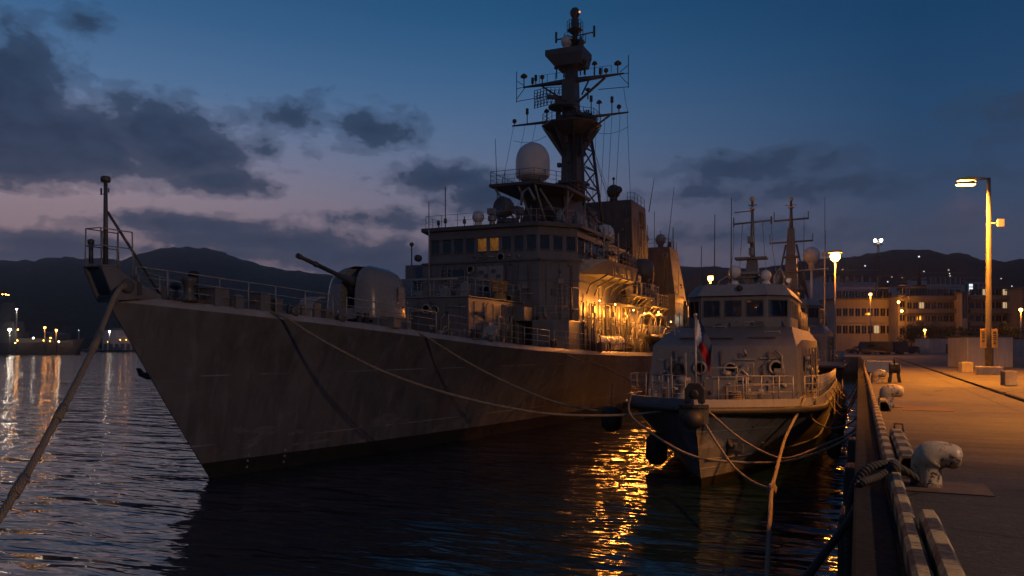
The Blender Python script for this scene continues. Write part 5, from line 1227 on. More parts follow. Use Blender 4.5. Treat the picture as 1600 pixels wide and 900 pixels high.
# signal mast of the nearer boat
TX, TY = BX + .02, 43.4
o = MB(); o.hexa([(TX-.42, TY-.4, 7.7), (TX+.42, TY-.4, 7.7), (TX+.42, TY+.5, 7.7), (TX-.42, TY+.5, 7.7), (TX-.24, TY-.22, 9.6), (TX+.24, TY-.22, 9.6), (TX+.24, TY+.26, 9.6), (TX-.24, TY+.26, 9.6)]); o.tube([(TX, TY, 9.5), (TX, TY, 12.5)], .14, 10, r1=.06)
m1 = bp(o, 'mast', 'boat')
for q_ in ((.85, .75, 9.5), (.6, .6, 8.5)): o = MB(); o.box(TX-q_[0], TX+q_[1], TY-.48, TY+.4, q_[2], q_[2]+.1); bp(o, 'mast_platform', 'boat', m1)
o = MB(); o.tube([(TX-.95, TY, 11.4), (TX+.95, TY, 11.5)], .045, 8); o.bar((TX-.95, TY, 11.25), (TX-.95, TY, 11.75), .06); o.bar((TX+.95, TY, 11.3), (TX+.95, TY, 11.7), .09); bp(o, 'yard', 'boat', m1)
o = MB(); o.bar((TX-.9, TY-.1, 12.0), (TX+.05, TY, 12.05), .05); o.bar((TX-.2, TY, 12.35), (TX+.22, TY, 12.35), .05); bp(o, 'cross_arm', 'boat', m1)
o = MB(); o.lathe([(.05, 0), (.12, .05), (.13, .22), (.05, .3), (0, .3)], (TX, TY, 12.5), 12); o.lathe([(.14, 0), (.14, .12)], (TX, TY, 12.1), 10); bp(o, 'mast_head_light', 'cream', m1)
o = MB(); o.cbox((TX, TY-.55, 9.85), .22, .22, .4); o.cbox((TX-.05, TY-.3, 10.5), .3, .25, .35); o.cbox((TX, TY-.6, 8.75), 1.5, .14, .14); bp(o, 'radar_scanner', 'boattop', m1, bevel=.02)
for sx, x2 in ((-1, -1.3), (1, 1.25)):
    o = MB(); o.tube([(TX+sx*.95, TY, 11.4), (TX+sx*1.0, TY+.2, 9.9), (TX+sx*1.35, TY+.3, 7.7)], .014, 4); o.tube([(TX+sx*.5, TY, 11.4), (TX+sx*.75, TY+.2, 7.8)], .014, 4); bp(o, 'halyard', 'rail', m1)
for x, y, r, zz in ((-.7, 41.9, .31, 8.75), (.78, 42.4, .27, 8.55)):
    o = MB(); o.lathe([(.22, 0), (.18, .35), (.24, .45), (.15, .6)], (TX+x, y, 7.7), 12); o.ball((TX+x, y, zz), r, 18, sz=1.08); bp(o, 'small_radome', 'radome')
o = MB()
for x in (.35, .75, 1.1): o = MB() if x > .4 else o; o.tube([(TX+x, 43.2, 7.7), (TX+x, 43.3, 8.6), (TX+x+.3, 43.3, 9.0), (TX+x+.5, 43.3, 8.5), (TX+x+.45, 43.3, 7.7)], .05, 6)
bp(o, 'pipe_arch', 'rail'); o = MB(); o.tube([(TX-1.6, 42, 7.7), (TX-1.5, 42, 8.3), (TX-1.1, 42, 8.55), (TX-.7, 42, 8.3)], .04, 6); bp(o, 'pipe_arch', 'rail')
for u, v0, v1, d in ((1117, 335, 452, 38.5), (1143, 310, 448, 38.5), (1289, 308, 505, 50), (1096, 385, 470, 42), (1173, 385, 450, 40)):
    o = MB(); a_ = at(u-1, v1, d); b_ = at(u, v0, d); a_.z -= .25; o.tube([a_, b_], .035, 6, r1=.016); bp(o, 'whip_antenna', 'steel' if u > 1200 else 'greydk')
for i in range(10):
    o = MB(); x = random.uniform(-1.7, 1.8); y = random.uniform(38, 42); h = random.uniform(.2, .6); o.tube([(WX+x, y, 7.65), (WX+x, y, 7.7+h)], .035, 6); o.cbox((WX+x, y, 7.75+h*.5), .16, .16, h*.4); bp(o, 'roof_fitting', random.choice(['rail', 'boattop', 'greydk']))
o = MB(); o.lathe([(.0, 0), (.16, .02), (.18, .2), (.1, .28)], (WX+2.0, 38.5, 7.95), 12, axis=(.3, -1, 0)); o.tube([(WX+2.0, 38.5, 7.6), (WX+2.0, 38.5, 7.9)], .04, 6); bp(o, 'searchlight', 'steel')
# lattice mast of the farther boat
SX, SY = -6.15, 83.6
def sp_(o, name, mat, parent=None): return o.build(name, M[mat], parent or second)
WORLD[second.name] = V((0, 0, 0))
class Sc: pass
SS = 1.2
def sbuild(o, name, mat, parent=None):
    """parts of the second boat are written in world metres; the boat is 1.2 times the first"""
    base = V((-6.05, 66.0, 0))
    o.v = [(v - base) / SS for v in o.v]
    return o.build(name, M[mat], parent or second)
o = MB(); o.hexa([(SX-.75, SY-.7, 9.0), (SX+.75, SY-.7, 9.0), (SX+.75, SY+.9, 9.0), (SX-.75, SY+.9, 9.0), (SX-.3, SY-.3, 16.6), (SX+.3, SY-.3, 16.6), (SX+.3, SY+.3, 16.6), (SX-.3, SY+.3, 16.6)]); o.tube([(SX, SY, 16.5), (SX, SY, 19.4)], .2, 10, r1=.1)
m2 = sbuild(o, 'mast', 'boat')
WORLD[m2.name] = V(m2.location)
for z, w in ((15.2, 2.0), (17.4, 1.6)):
    o = MB(); o.tube([(SX-w, SY, z), (SX+w, SY, z+.1)], .09, 8); o.bar((SX-w, SY, z), (SX-w, SY, z+.9), .08); o.bar((SX+w, SY, z), (SX+w, SY, z+.8), .08); sbuild(o, 'yard', 'boat', m2)
o = MB(); o.lathe([(.3, 0), (.3, .1)], (SX, SY, 18.6), 10); o.bar((SX-.55, SY, 18.9), (SX+.55, SY, 18.9), .1); o.ball((SX, SY, 19.5), .22, 10); sbuild(o, 'mast_head_light', 'cream', m2)
o = MB()
for sx in (-1, 1):
    o.tube([(SX+sx*1.7, SY+.4, 9), (SX+sx*.5, SY, 15.0)], .09, 6); o.tube([(SX+sx*.9, SY-.6, 11), (SX+sx*1.5, SY+.3, 9.8), (SX+sx*.5, SY, 13)], .06, 6)
for z in (10.5, 12.2, 13.7): o.box(SX-1.3+(z-10)*.15, SX+1.3-(z-10)*.15, SY-.8, SY+.6, z, z+.1)
sbuild(o, 'mast_lattice', 'boat', m2)
o = MB(); o.lathe([(.3, 0), (.3, .6), (.5, .7)], (SX+1.9, SY, 12.4), 12); o.ball((SX+1.9, SY, 13.85), .82, 20); o.tube([(SX+1.9, SY, 9), (SX+1.9, SY, 12.5)], .12, 8); sbuild(o, 'satellite_dome', 'radome')
o = MB(); o.ball((SX+3.1, SY, 13.9), .3, 12); o.tube([(SX+3.1, SY, 9), (SX+3.1, SY, 13.7)], .06, 6); o.tube([(SX+.8, SY, 12.4), (SX+3.4, SY, 12.5)], .07, 6); sbuild(o, 'small_radome', 'radome')
for x, z in ((.6, 20), (2.6, 18.5)):
    o = MB(); o.tube([(SX+x+.4, SY+2, 9), (SX+x+.5, SY+2, z-2)], .05, 6, r1=.02); sbuild(o, 'whip_antenna', 'greydk')

# flag hanging at the stem
def flag():
    o = MB(); W, Hh, NX, NZ = .95, 1.0, 16, 22
    rows = []
    top = V((BX + .05, BY + .35, 5.95))
    for j in range(NZ + 1):
        row = []
        for i in range(NX + 1):
            s = i / NX; f = j / NZ
            # limp: the fly droops down and folds
            x = .5 * s ** .9 * (1 - .12 * f); z = -1.0 * f - .95 * s ** 1.15
            yy = .09 * math.sin(s * 9 + f * 2.2) * (.3 + s) + .05 * math.sin(f * 7 + s * 3)
            row.append(top + V((x, yy, z)))
        rows.append(row)
    n0 = [o.add(r) for r in rows]
    for j in range(NZ):
        for i in range(NX):
            s = (i + .5) / NX; f = (j + .5) / NZ
            tri = s < .36 * (1 - abs(2 * f - 1))
            o.face([n0[j]+i, n0[j]+i+1, n0[j+1]+i+1, n0[j+1]+i], 2 if tri else (0 if f < .5 else 1), True)
    fo = o.build('flag', [M['flagblue'], M['flagred'], M['flagwhite']], None, norm=False)
    tag(fo, 'limp blue and red flag with a white wedge, hanging on the bow flagstaff', 'flag')
flag()
# ------------------------------------------------------------------ mooring lines
def smooth(pts, n=6):
    out = []
    P = [pts[0]] + list(pts) + [pts[-1]]
    for i in range(1, len(P)-2):
        for k in range(n):
            t = k/n; a, b, c, d = P[i-1], P[i], P[i+1], P[i+2]
            out.append(.5*((2*b) + (c-a)*t + (2*a-5*b+4*c-d)*t*t + (3*b-a-3*c+d)*t**3))
    out.append(P[-2]); return out
def rope(pts, r, label, group=None, mat='rope', extra=None):
    pts = smooth([V(p) for p in pts]); o = MB(); o.tube(pts, r, 8)
    if extra: extra(o, pts)
    ro = o.build('mooring_rope', M[mat]); tag(ro, label, 'rope', group); return ro
GR = 'mooring ropes'
rope([V((XC+.1, 19.4, 7.0)), at(183, 456, 25.4), at(150, 535, 23.3), at(112, 612, 20.8), at(75, 680, 18.9), at(30, 760, 16.8), at(-30, 850, 14.5), at(-150, 1010, 11)], .085, 'thick hawser running down to the left from the warship bow fairlead', GR,
     extra=lambda o, p: [o.tube(p[i:i+3], .115, 8) for i in range(2, len(p)-3, 9)])
rope([edge(24.3, 1, .5) + V((0, 0, .1)), at(441, 494, 30.4), at(480, 518, 30.4), at(520, 541, 30.3), at(600, 581, 30.2), at(700, 615, 30.1), at(800, 638, 30), at(880, 648, 30), at(985, 648, 29.9), at(1075, 636, 27.1)], .05, 'long sagging rope from the warship forecastle across to the patrol boat bow', GR)
rope([edge(31.8, 1, .4) + V((0, 0, .1)), at(662, 524, 36.6), at(720, 560, 36.4), at(780, 592, 36.3), at(850, 622, 36.2), at(910, 638, 36), at(960, 642, 35.5), (BX-3.9, 33.2, 2.6)], .045, 'shorter rope from beside the warship turret to the patrol boat side', GR)
rope([edge(45, 1, .2), at(905, 562, 48.5), at(940, 572, 46), at(980, 592, 42), (BX-3.95, 38, 2.9)], .035, 'thin upper rope between the warship waist and the patrol boat rail', GR)
knot = at(1206, 764, 20.0)
rope([bedge(31.0), bedge(31.0, 1, -.08, .02), at(1228, 682, 28), at(1213, 735, 22.5), knot, at(1203, 810, 17.5), at(1199, 900, 14), at(1196, 990, 11.8)], .052, 'taut rope dropping from the patrol boat bow toward the water in front', GR,
     extra=lambda o, p: o.lathe([(.06, -.16), (.12, -.1), (.13, .05), (.07, .15)], knot, 12, axis=(.05, .8, .8)))
rope([(BX+.15, BY-.1, 3.0), at(1098, 655, 27.1), at(1125, 700, 25.5), at(1150, 733, 23), at(1180, 755, 21), knot], .038, 'slack rope hanging from the stem to the knot on the taut line', GR)
rope([bedge(30.5, -1, -.05), at(985, 648, 29.6), at(1030, 685, 27.4), at(1085, 713, 26.2), at(1150, 722, 25.6), at(1220, 722, 24.8), at(1275, 708, 23.6), at(1320, 688, 22.6), at(1352, 668, 22)], .042, 'rope looping low round the patrol boat stem from its far rail to the quay', GR)
rope([(BX+.3, BY-.05, 2.95), at(1115, 650, 26.9), at(1150, 680, 26), at(1190, 705, 25.2), at(1230, 716, 24.4), at(1290, 694, 24), at(1335, 672, 23.8), (.05, 23.8, 3.3)], .036, 'rope sagging from the stem past the anchor to the quay', GR)
rope([bedge(31.9), bedge(31.9, 1, -.1, -.05), at(1268, 652, 30.5), at(1292, 668, 29.5), at(1318, 666, 28.4), at(1338, 652, 27.5), (.08, 27.0, 3.35)], .036, 'short slack rope from the patrol boat shoulder to the quay edge', GR)
for i, (y0, y1) in enumerate(((36, 34), (41, 38), (45.5, 49), (52, 47))):
    a = bedge(y0, 1, -.05); b = V((.1, y1, QZ-.05)); rope([a, a.lerp(b, .3)-V((0, 0, .75)), a.lerp(b, .6)-V((0, 0, .9)), b, V((.75, y1-.2, QZ+.2))], .034, ['foremost of the four short ropes hanging in the gap beside the patrol boat', 'second short rope back in the gap beside the patrol boat', 'third short rope back in the gap, leading aft', 'rearmost short rope in the gap beside the patrol boat'][i], GR)
rope([V((.62, 10.1, QZ+.08)), V((.48, 9.95, QZ+.2)), V((.36, 9.88, QZ+.25)), V((.2, 9.75, QZ+.15)), V((.02, 9.55, QZ+.09)), at(1345, 772, 9.0), at(1325, 815, 8.5), at(1290, 862, 8.1), at(1262, 900, 7.8), at(1180, 1010, 7.2)], .043, 'dark heavy rope from the near bollard over the quay edge', GR, 'ropedk',
     extra=lambda o, p: [o.lathe([(.06, -.05), (.075, 0), (.06, .05)], V((.36, 9.9+.05*k, QZ+.25)), 10, axis=(1, .4, .1)) for k in (-1, 1)])
rope([V((.4, 10.0, QZ+.27)), V((.1, 9.85, QZ+.22)), V((-.08, 9.8, QZ-.1)), V((-.1, 9.7, QZ-.9)), V((-.12, 9.7, QZ-1.9))], .05, 'rope tail hanging straight down the quay wall below the near bollard', GR, 'ropedk')

# fenders
def fender(loc, label, r=.38, ln=1.3, vertical=False, up=.9):
    t = thing('fender', label, 'fender', loc, 'fenders between boat and quay'); p = V(loc); o = MB()
    ax = (0, 0, 1) if vertical else (0, 1, 0)
    o.lathe([(0, -ln/2), (r*.6, -ln/2+.06), (r, -ln/2+r*.6), (r, ln/2-r*.6), (r*.6, ln/2-.06), (0, ln/2)], p, 18, axis=ax); o.build('fender_body', M['rubber'], t)
    o = MB(); o.tube([p+V((0, 0, r if not vertical else ln/2)), p+V((.02, 0, (r if not vertical else ln/2)+up))], .025, 6); o.build('fender_line', M['rope'], t)
fender((-.88, 33.2, 1.15), 'black rubber fender in the gap, nearest the viewer', .27, 1.0, True, 1.4)
fender((-.88, 38.5, 1.15), 'second black fender from the viewer in the gap beside the boat', .27, 1.0, True, 1.4)
fender((-.88, 44, 1.15), 'third black fender from the viewer in the gap beside the boat', .27, 1.0, True, 1.4)
fender((-.88, 50, 1.15), 'farthest black fender in the gap beside the boat', .27, 1.0, True, 1.4)
fender((BX-4.2, 31.8, 2.0), 'dark round fender hung at the patrol boat far shoulder', .42, 1.1, True)
fender((BX-2.42, 32.2, .8), 'large black fender hanging low under the far bow', .44, 1.3, True, 1.4)
for i, y in enumerate((7.4, 12.6, 17.5, 22.5)):
    t = thing('quay_fender', ['black rubber block on the quay wall closest to the viewer', 'black rubber block on the quay wall below the near bollard, second in line', 'black rubber block on the quay wall, third in line', 'black rubber block on the quay wall, fourth in line near the boat bow'][i], 'fender', (-.2, y, 1.4), 'rubber blocks on the quay wall')
    o = MB(); o.prism([(-.003, y-.5), (-.26, y-.32), (-.26, y+.32), (-.003, y+.5)], 1.0, 2.6); o.build('fender_body', M['rubber'], t, bevel=.05)
    o = MB(); o.box(-.285, -.262, y-.2, y+.2, 1.2, 2.4); o.build('face_plate', M['rust'], t)

# ------------------------------------------------------------------ quay edge and furniture
o = MB(); o.box(-.05, .27, -6, 126, QZ-.42, QZ+.045); tag(o.build('fender_beam', M['quaybeam'], bevel=.03), 'long dark timber beam along the quay edge below the striped kerb', 'beam')
KL = 4.9
n = 0
def ordinal(i): return ['first', 'second', 'third', 'fourth', 'fifth', 'sixth', 'seventh', 'eighth', 'ninth', 'tenth', 'eleventh', 'twelfth', 'thirteenth', 'fourteenth', 'fifteenth', 'sixteenth'][i]
y = 0.2; kerb0 = None
for i in range(16):
    L = KL if i < 10 else 11.2
    o = MB(); ch = .03; x0, x1 = .295 + random.uniform(-.012, .012), .435 + random.uniform(-.012, .012)
    prof = [(x0, 0), (x0, .17), (x0+ch, .2), (x1-ch, .2), (x1, .17), (x1, 0)]
    o.sheet([(x, y, QZ+.002+z) for x, z in prof], (0, L-.1, 0))
    k = o.build('striped_kerb', M['kerb']); tag(k, f'black and yellow striped kerb beam, {ordinal(i)} from the viewer along the quay edge', 'kerb', 'striped kerb beams along the quay edge')
    y += L
for i, (ya, yb, lab) in enumerate(((4.2, 7.4, 'striped steel guard plate bent over the quay, nearest to the viewer'), (10.9, 14.4, 'striped guard plate arched over a dark hollow, beyond the near bollard'), (21.5, 23.2, 'small striped guard plate beside the second bollard'))):
    o = MB(); pr = [(.47, .0), (.47, .2), (.52, .25), (.68, .25), (.76, .19), (.84, .02), (.81, .02), (.73, .17), (.67, .22), (.53, .22), (.5, .19), (.5, 0)]
    w = .5 if i == 0 else .75
    rows = [[(.455 + (x-.47)*w, yy, QZ+.003+z) for x, z in pr] for yy in (ya, yb)]
    o.grid(rows, 0, False, close=True); o.face(list(range(len(pr)))); o.face(list(range(len(pr), 2*len(pr)))[::-1])
    g = thing('guard_plate', lab, 'guard plate', (.6, (ya+yb)/2, QZ), 'striped guard plates on the quay'); o.build('plate', M['kerb'], g)
    if i == 1: o = MB(); o.tube([(.53, yb-.05, QZ+.22), (.53, yb+.0, QZ+.33), (.65, yb, QZ+.33), (.66, yb-.05, QZ+.2)], .018, 6); o.build('handle', M['rust'], g)

def bollard_mat():
    m = NT('chipped_cream_bollard_paint'); p = m.coord('Object')
    n1 = m.noise(p, 5, 5, .6); v = m.n('ShaderNodeTexVoronoi'); v.inputs['Scale'].default_value = 9; m.l(p, v.inputs['Vector'])
    c = m.ramp(n1, [(.3, (.30, .235, .145)), (.7, (.46, .375, .25))])
    chip = m.math('GREATER_THAN', m.noise(p, 15, 6, .72, .6), .535)
    mask = m.ramp(m.noise(p, 3.2, 3), [(.40, 0.0), (.47, 1.0)])
    c = m.mix(m.math('MULTIPLY', chip, mask), c, (.035, .022, .016))
    z = sep(m, p)[2]
    lowd = m.ramp(m.math('ADD', z, m.math('MULTIPLY', m.noise(p, 9, 4), .16)), [(.08, 1.0), (.17, 0.0)])
    c = m.mix(m.math('MULTIPLY', lowd, .85), c, (.05, .028, .018))
    return m.finish(c, .42, 0, m.bump(m.math('ADD', n1, m.math('MULTIPLY', chip, -.4)), .5, .015))
M['bollard'] = bollard_mat()
def bollard(x, y, label, s=1.0):
    t = thing('mooring_bollard', label, 'bollard', (x, y, QZ), 'cream bollards along the quay')
    o = MB(); z = QZ; rows = []
    # column bending into a horn that points away from the water
    path = [((0, 0, -.01), .18), ((0, 0, .05), .172), ((0, 0, .18), .165), ((.004, 0, .26), .168), ((.03, 0, .335), .165), ((.085, 0, .385), .152), ((.16, 0, .40), .138), ((.23, 0, .392), .13), ((.30, 0, .375), .125), ((.345, 0, .365), .108), ((.375, 0, .36), .075), ((.39, 0, .357), .02)]
    path = [(p_, r_*(1.17 if i_ > 3 else 1.02)) for i_, (p_, r_) in enumerate(path)]; P = smooth([V(p) for p, r in path], 3); RR = smooth([V((r, 0, 0)) for p, r in path], 3)
    o.tube([V((x, y, z)) + p*s for p in P], [max(.01, r.x*s) for r in RR], 28, caps=True)
    o.build('bollard_body', M['bollard'], t, org=(x, y, z))
    o = MB(); o.box(x-.38, x+.62, y-.42, y+.4, z+.004, z+.012); o.build('base_plate', M['rust'], t)
bollard(.70, 10.2, 'large cream bollard with chipped paint, nearest on the quay', .93)
bollard(.66, 23.2, 'middle cream bollard on the quay, second from the viewer', 1.06)
bollard(.66, 37.6, 'cream bollard beside the grey box, third from the viewer', 1.05)
bollard(.66, 52.0, 'small far cream bollard, fourth from the viewer', 1.0)
# black hand capstan beside the third bollard
t = thing('hand_winch', 'black iron winch stand beside the third bollard', 'winch', (1.42, 38.5, QZ)); o = MB()
x, y = 1.42, 38.5
for sx in (-.2, .2): o.hexa([(x+sx-.07, y-.12, QZ), (x+sx+.07, y-.12, QZ), (x+sx+.07, y+.12, QZ), (x+sx-.07, y+.12, QZ), (x+sx*.55-.06, y-.1, QZ+.55), (x+sx*.55+.06, y-.1, QZ+.55), (x+sx*.55+.06, y+.1, QZ+.55), (x+sx*.55-.06, y+.1, QZ+.55)])
o.build('stand', M['black'], t); o = MB(); o.lathe([(.2, -.22), (.26, -.2), (.2, -.1), (.2, .1), (.26, .2), (.2, .22)], (x, y, QZ+.6), 14, axis=(1, 0, 0)); o.tube([(x, y, QZ+.75), (x, y, QZ+1.0)], .04, 6); o.build('drum', M['black'], t)
# grey power box on legs with a cream cap
t = thing('power_box', 'long grey shore power box on short legs near the quay edge', 'power box', (1.0, 43, QZ)); o = MB(); o.box(.35, 1.5, 42.7, 43.3, QZ+.3, QZ+.85); o.build('cabinet', M['shed'], t, bevel=.02)
o = MB()
for x in (.45, 1.4): o.box(x-.05, x+.05, 42.8, 43.2, QZ, QZ+.3)
o.build('leg', M['rust'], t); o = MB(); o.box(1.505, 1.85, 42.72, 43.28, QZ+.38, QZ+.72); o.build('socket_box', M['cream'], t, bevel=.03)
# road plates
for x0, x1, y0, y1, lab, mt in ((1.5, 2.9, 8.35, 9.2, 'pale steel cover plate let into the asphalt right of the near bollard', 'concrete'), (1.0, 2.1, 22.0, 23.4, 'worn patch plate in the asphalt beside the second bollard', 'rust')):
    o = MB(); o.box(x0, x1, y0, y1, QZ+.001, QZ+.009); t = o.build('cover_plate', M[mt], bevel=.003); tag(t, lab, 'cover plate')
# low broken kerb line across the apron
o = MB(); yy = 6; k = 0
while yy < 118:
    L = 3.6 if k % 5 else 2.2; o.box(4.28, 4.42, yy, yy+L, QZ-.01, QZ+.075); yy += L + (.12 if k % 3 else .5); k += 1
tag(o.build('kerb_strip', M['black']), 'dark low kerb strip running along the apron past the lamp post', 'kerb')
# concrete blocks
for x, y, w, h, lab in ((5.85, 54.6, .62, .62, 'pale concrete block left of the lamp post'), (5.55, 37.6, .46, .58, 'weathered concrete block at the right, in front of the lamp post')):
    o = MB(); o.cbox((x, y, QZ+h/2), w, w, h, rz=.25); t = o.build('concrete_block', M['concrete'], bevel=.03); tag(t, lab, 'concrete block')

# ------------------------------------------------------------------ lamp posts
def street_lamp(base, label, watts=11000, col=ORANGE, cone=140):
    x, y = base; t = thing('street_lamp', label, 'street lamp', (x, y, QZ))
    o = MB(); o.cbox((x, y, QZ+.22), 1.25, 1.1, .44); o.build('footing', M['concrete'], t, bevel=.03)
    o = MB(); o.tube([(x, y, QZ+.44), (x, y, QZ+2.4), (x, y, QZ+2.5), (x, y, 14.3)], [.19, .185, .16, .10], 16); o.lathe([(.3, 0), (.3, .03)], (x, y, QZ+.44), 16); o.build('pole', M['polegrey'], t)
    o = MB(); a = V((x, y, 14.25)); d1 = V((-CS, -SN, 0)); 
    o.tube([a, a+d1*.5+V((0, 0, .05)), a+d1*1.3+V((0, 0, .08))], .05, 8); arm = o.build('arm', M['steel'], t)
    for k, (s, dz, oy) in enumerate(((.95, .02, .4), (1.5, -.36, -.45))):
        c = a + d1*s + V((SN, -CS, 0))*(-oy) + V((0, 0, dz)); ln = V((-CS, -SN, 0))
        o = MB()
        p = [c - ln*.45, c + ln*.5]
        w = V((SN, -CS, 0))*.16
        o.hexa([p[0]-w+V((0,0,-.04)), p[0]+w+V((0,0,-.04)), p[1]+w*1.1+V((0,0,-.04)), p[1]-w*1.1+V((0,0,-.04)), p[0]-w*.5+V((0,0,.12)), p[0]+w*.5+V((0,0,.12)), p[1]+w*.6+V((0,0,.1)), p[1]-w*.6+V((0,0,.1))])
        hd = o.build('lamp_head', M['steel'], t, bevel=.02)
        o = MB(); w2 = w*.7; o.hexa([p[0]+ln*.06-w2+V((0,0,-.12)), p[0]+ln*.06+w2+V((0,0,-.12)), p[1]-ln*.04+w2+V((0,0,-.12)), p[1]-ln*.04-w2+V((0,0,-.12)), p[0]-w+V((0,0,-.045)), p[0]+w+V((0,0,-.045)), p[1]+w+V((0,0,-.045)), p[1]-w+V((0,0,-.045))]); o.build('lens', M['sodium'], hd)
        o = MB(); o.tube([a+V((0, 0, 0)), c + V((0, 0, .1))], .03, 6); o.build('bracket', M['steel'], arm)
        lamp('street_lamp_light', c + V((0, 0, -.3)), watts, col, .16, spot=cone, aim=c + V((-.5 if cone else 0, 0, -10)))
    o = MB(); o.tube([(x, y, 11.75), (x+.35, y-.1, 11.75)], .04, 6); o.cbox((x+.55, y-.15, 11.75), .34, .12, .42, rz=.3); fl = o.build('flood_light', M['radome'], t)
    o = MB()
    for sx in (-.27, .27): o.cbox((x+sx, y-.12, QZ+2.0), .3, .1, 1.05, rz=YAW*.3)
    sg = o.build('sign_box', M['signface'], t, bevel=.02)
    o = MB()
    for sx, zs in ((-.27, (2.35, 2.2, 2.05, 1.85)), (.27, (2.35, 2.28, 2.15, 2.05, 1.95, 1.8, 1.7))):
        for z in zs: o.cbox((x+sx-.01, y-.178, QZ+z), random.uniform(.08, .2), .012, .05)
    o.build('sign_text', M['ink'], sg)
street_lamp((6.6, 51.2), 'tall lamp post with two lit orange heads on the concrete apron')
street_lamp((8.8, 27.0), 'next lamp post of the row, outside the picture at the right', 9000, (1, .31, .03), 118)
street_lamp((16, 9), 'lamp post of a second row, outside the picture far to the right', 4300, (1, .58, .36), None)
def far_lamp(u, v, d, label, mat='sodiumfar', r=.28, watts=2500, col=ORANGE, zb=QZ, head=1, grp='lit lamp posts across the harbour'):
    p = at(u, v, d); t = thing('lamp_post', label, 'lamp post', (p.x, p.y, zb), grp)
    o = MB(); o.tube([(p.x, p.y, zb), (p.x, p.y, p.z+.1)], max(.08, d*.0007), 6); o.build('pole', M['steel'], t)
    o = MB(); o.cbox((p.x, p.y, p.z+r*.95), r*2.6, r*2.2, r*.4); o.build('lamp_head', M['steel'], t)
    o = MB(); o.ball(p, r, 12); o.build('lens', M[mat], t)
    if watts: lamp('lamp_post_light', p + V((0, 0, -r-.15)), watts, col, r)
far_lamp(1305, 401, 122, 'high bright orange lamp behind the patrol boat masts', r=.75, watts=9000)
far_lamp(1110, 435, 150, 'orange lamp left of the patrol boat wheelhouse', r=.5, watts=6500)
far_lamp(1360, 460, 215, 'orange lamp in front of the pale office block', r=.34, watts=1300)
far_lamp(1445, 516, 185, 'short orange lamp left of the white sheds', r=.26, watts=1000)
far_lamp(1595, 484, 200, 'orange lamp at the far right edge', r=.4, watts=1200)
far_lamp(1100, 497, 135, 'low lamp behind the warship stern', r=.2, watts=0, mat='whitelamp')
# ------------------------------------------------------------------ sheds, cars, buildings
def shed(u0, u1, vt, vb, depth, label, wall='shed'):
    a = at(u0, vb, Z=QZ); b0 = at(u1, vb, Z=QZ); h = (vb - vt) / FPX * (a.dot(V((-SN, CS, 0))))
    w = b0 - a; w.z = 0; t = w.normalized(); nr = V((-t.y, t.x, 0))
    s = thing('storage_shed', label, 'shed', a + w/2, 'white storage sheds on the apron'); o = MB()
    p = [a, a+w, a+w+nr*depth, a+nr*depth]
    o.prism([(q.x, q.y) for q in p], QZ, QZ+h); o.build('wall', M[wall], s, bevel=.02)
    o = MB(); c = (p[0]+p[2])/2; q2 = [c + (q-c)*1.03 for q in p]; o.prism([(q.x, q.y) for q in q2], QZ+h+.003, QZ+h+.12); o.build('roof', M['greydk'], s)
    o = MB(); n = max(3, int(w.length/.9))
    for i in range(n+1): o.bar(a+t*(w.length*i/n)-nr*.03, a+t*(w.length*i/n)-nr*.03+V((0, 0, h)), .06, .06)
    o.build('wall_rib', M['shed'], s)
    o = MB(); o.bar(a+w*.42-nr*.04+V((0, 0, 1.0)), a+w*.58-nr*.04+V((0, 0, 1.0)), .05, 1.9); o.build('door', M['greydk'], s)
shed(1511, 1581, 527, 574, 2.6, 'white metal container shed directly behind the lamp post')
shed(1453, 1512, 529, 552, 6, 'long low white shed left of the lamp post')
shed(1582, 1640, 530, 556, 5, 'white shed at the right picture edge')
shed(1470, 1500, 522, 549.5, 5, 'pale hut with a pitched top behind the long shed')

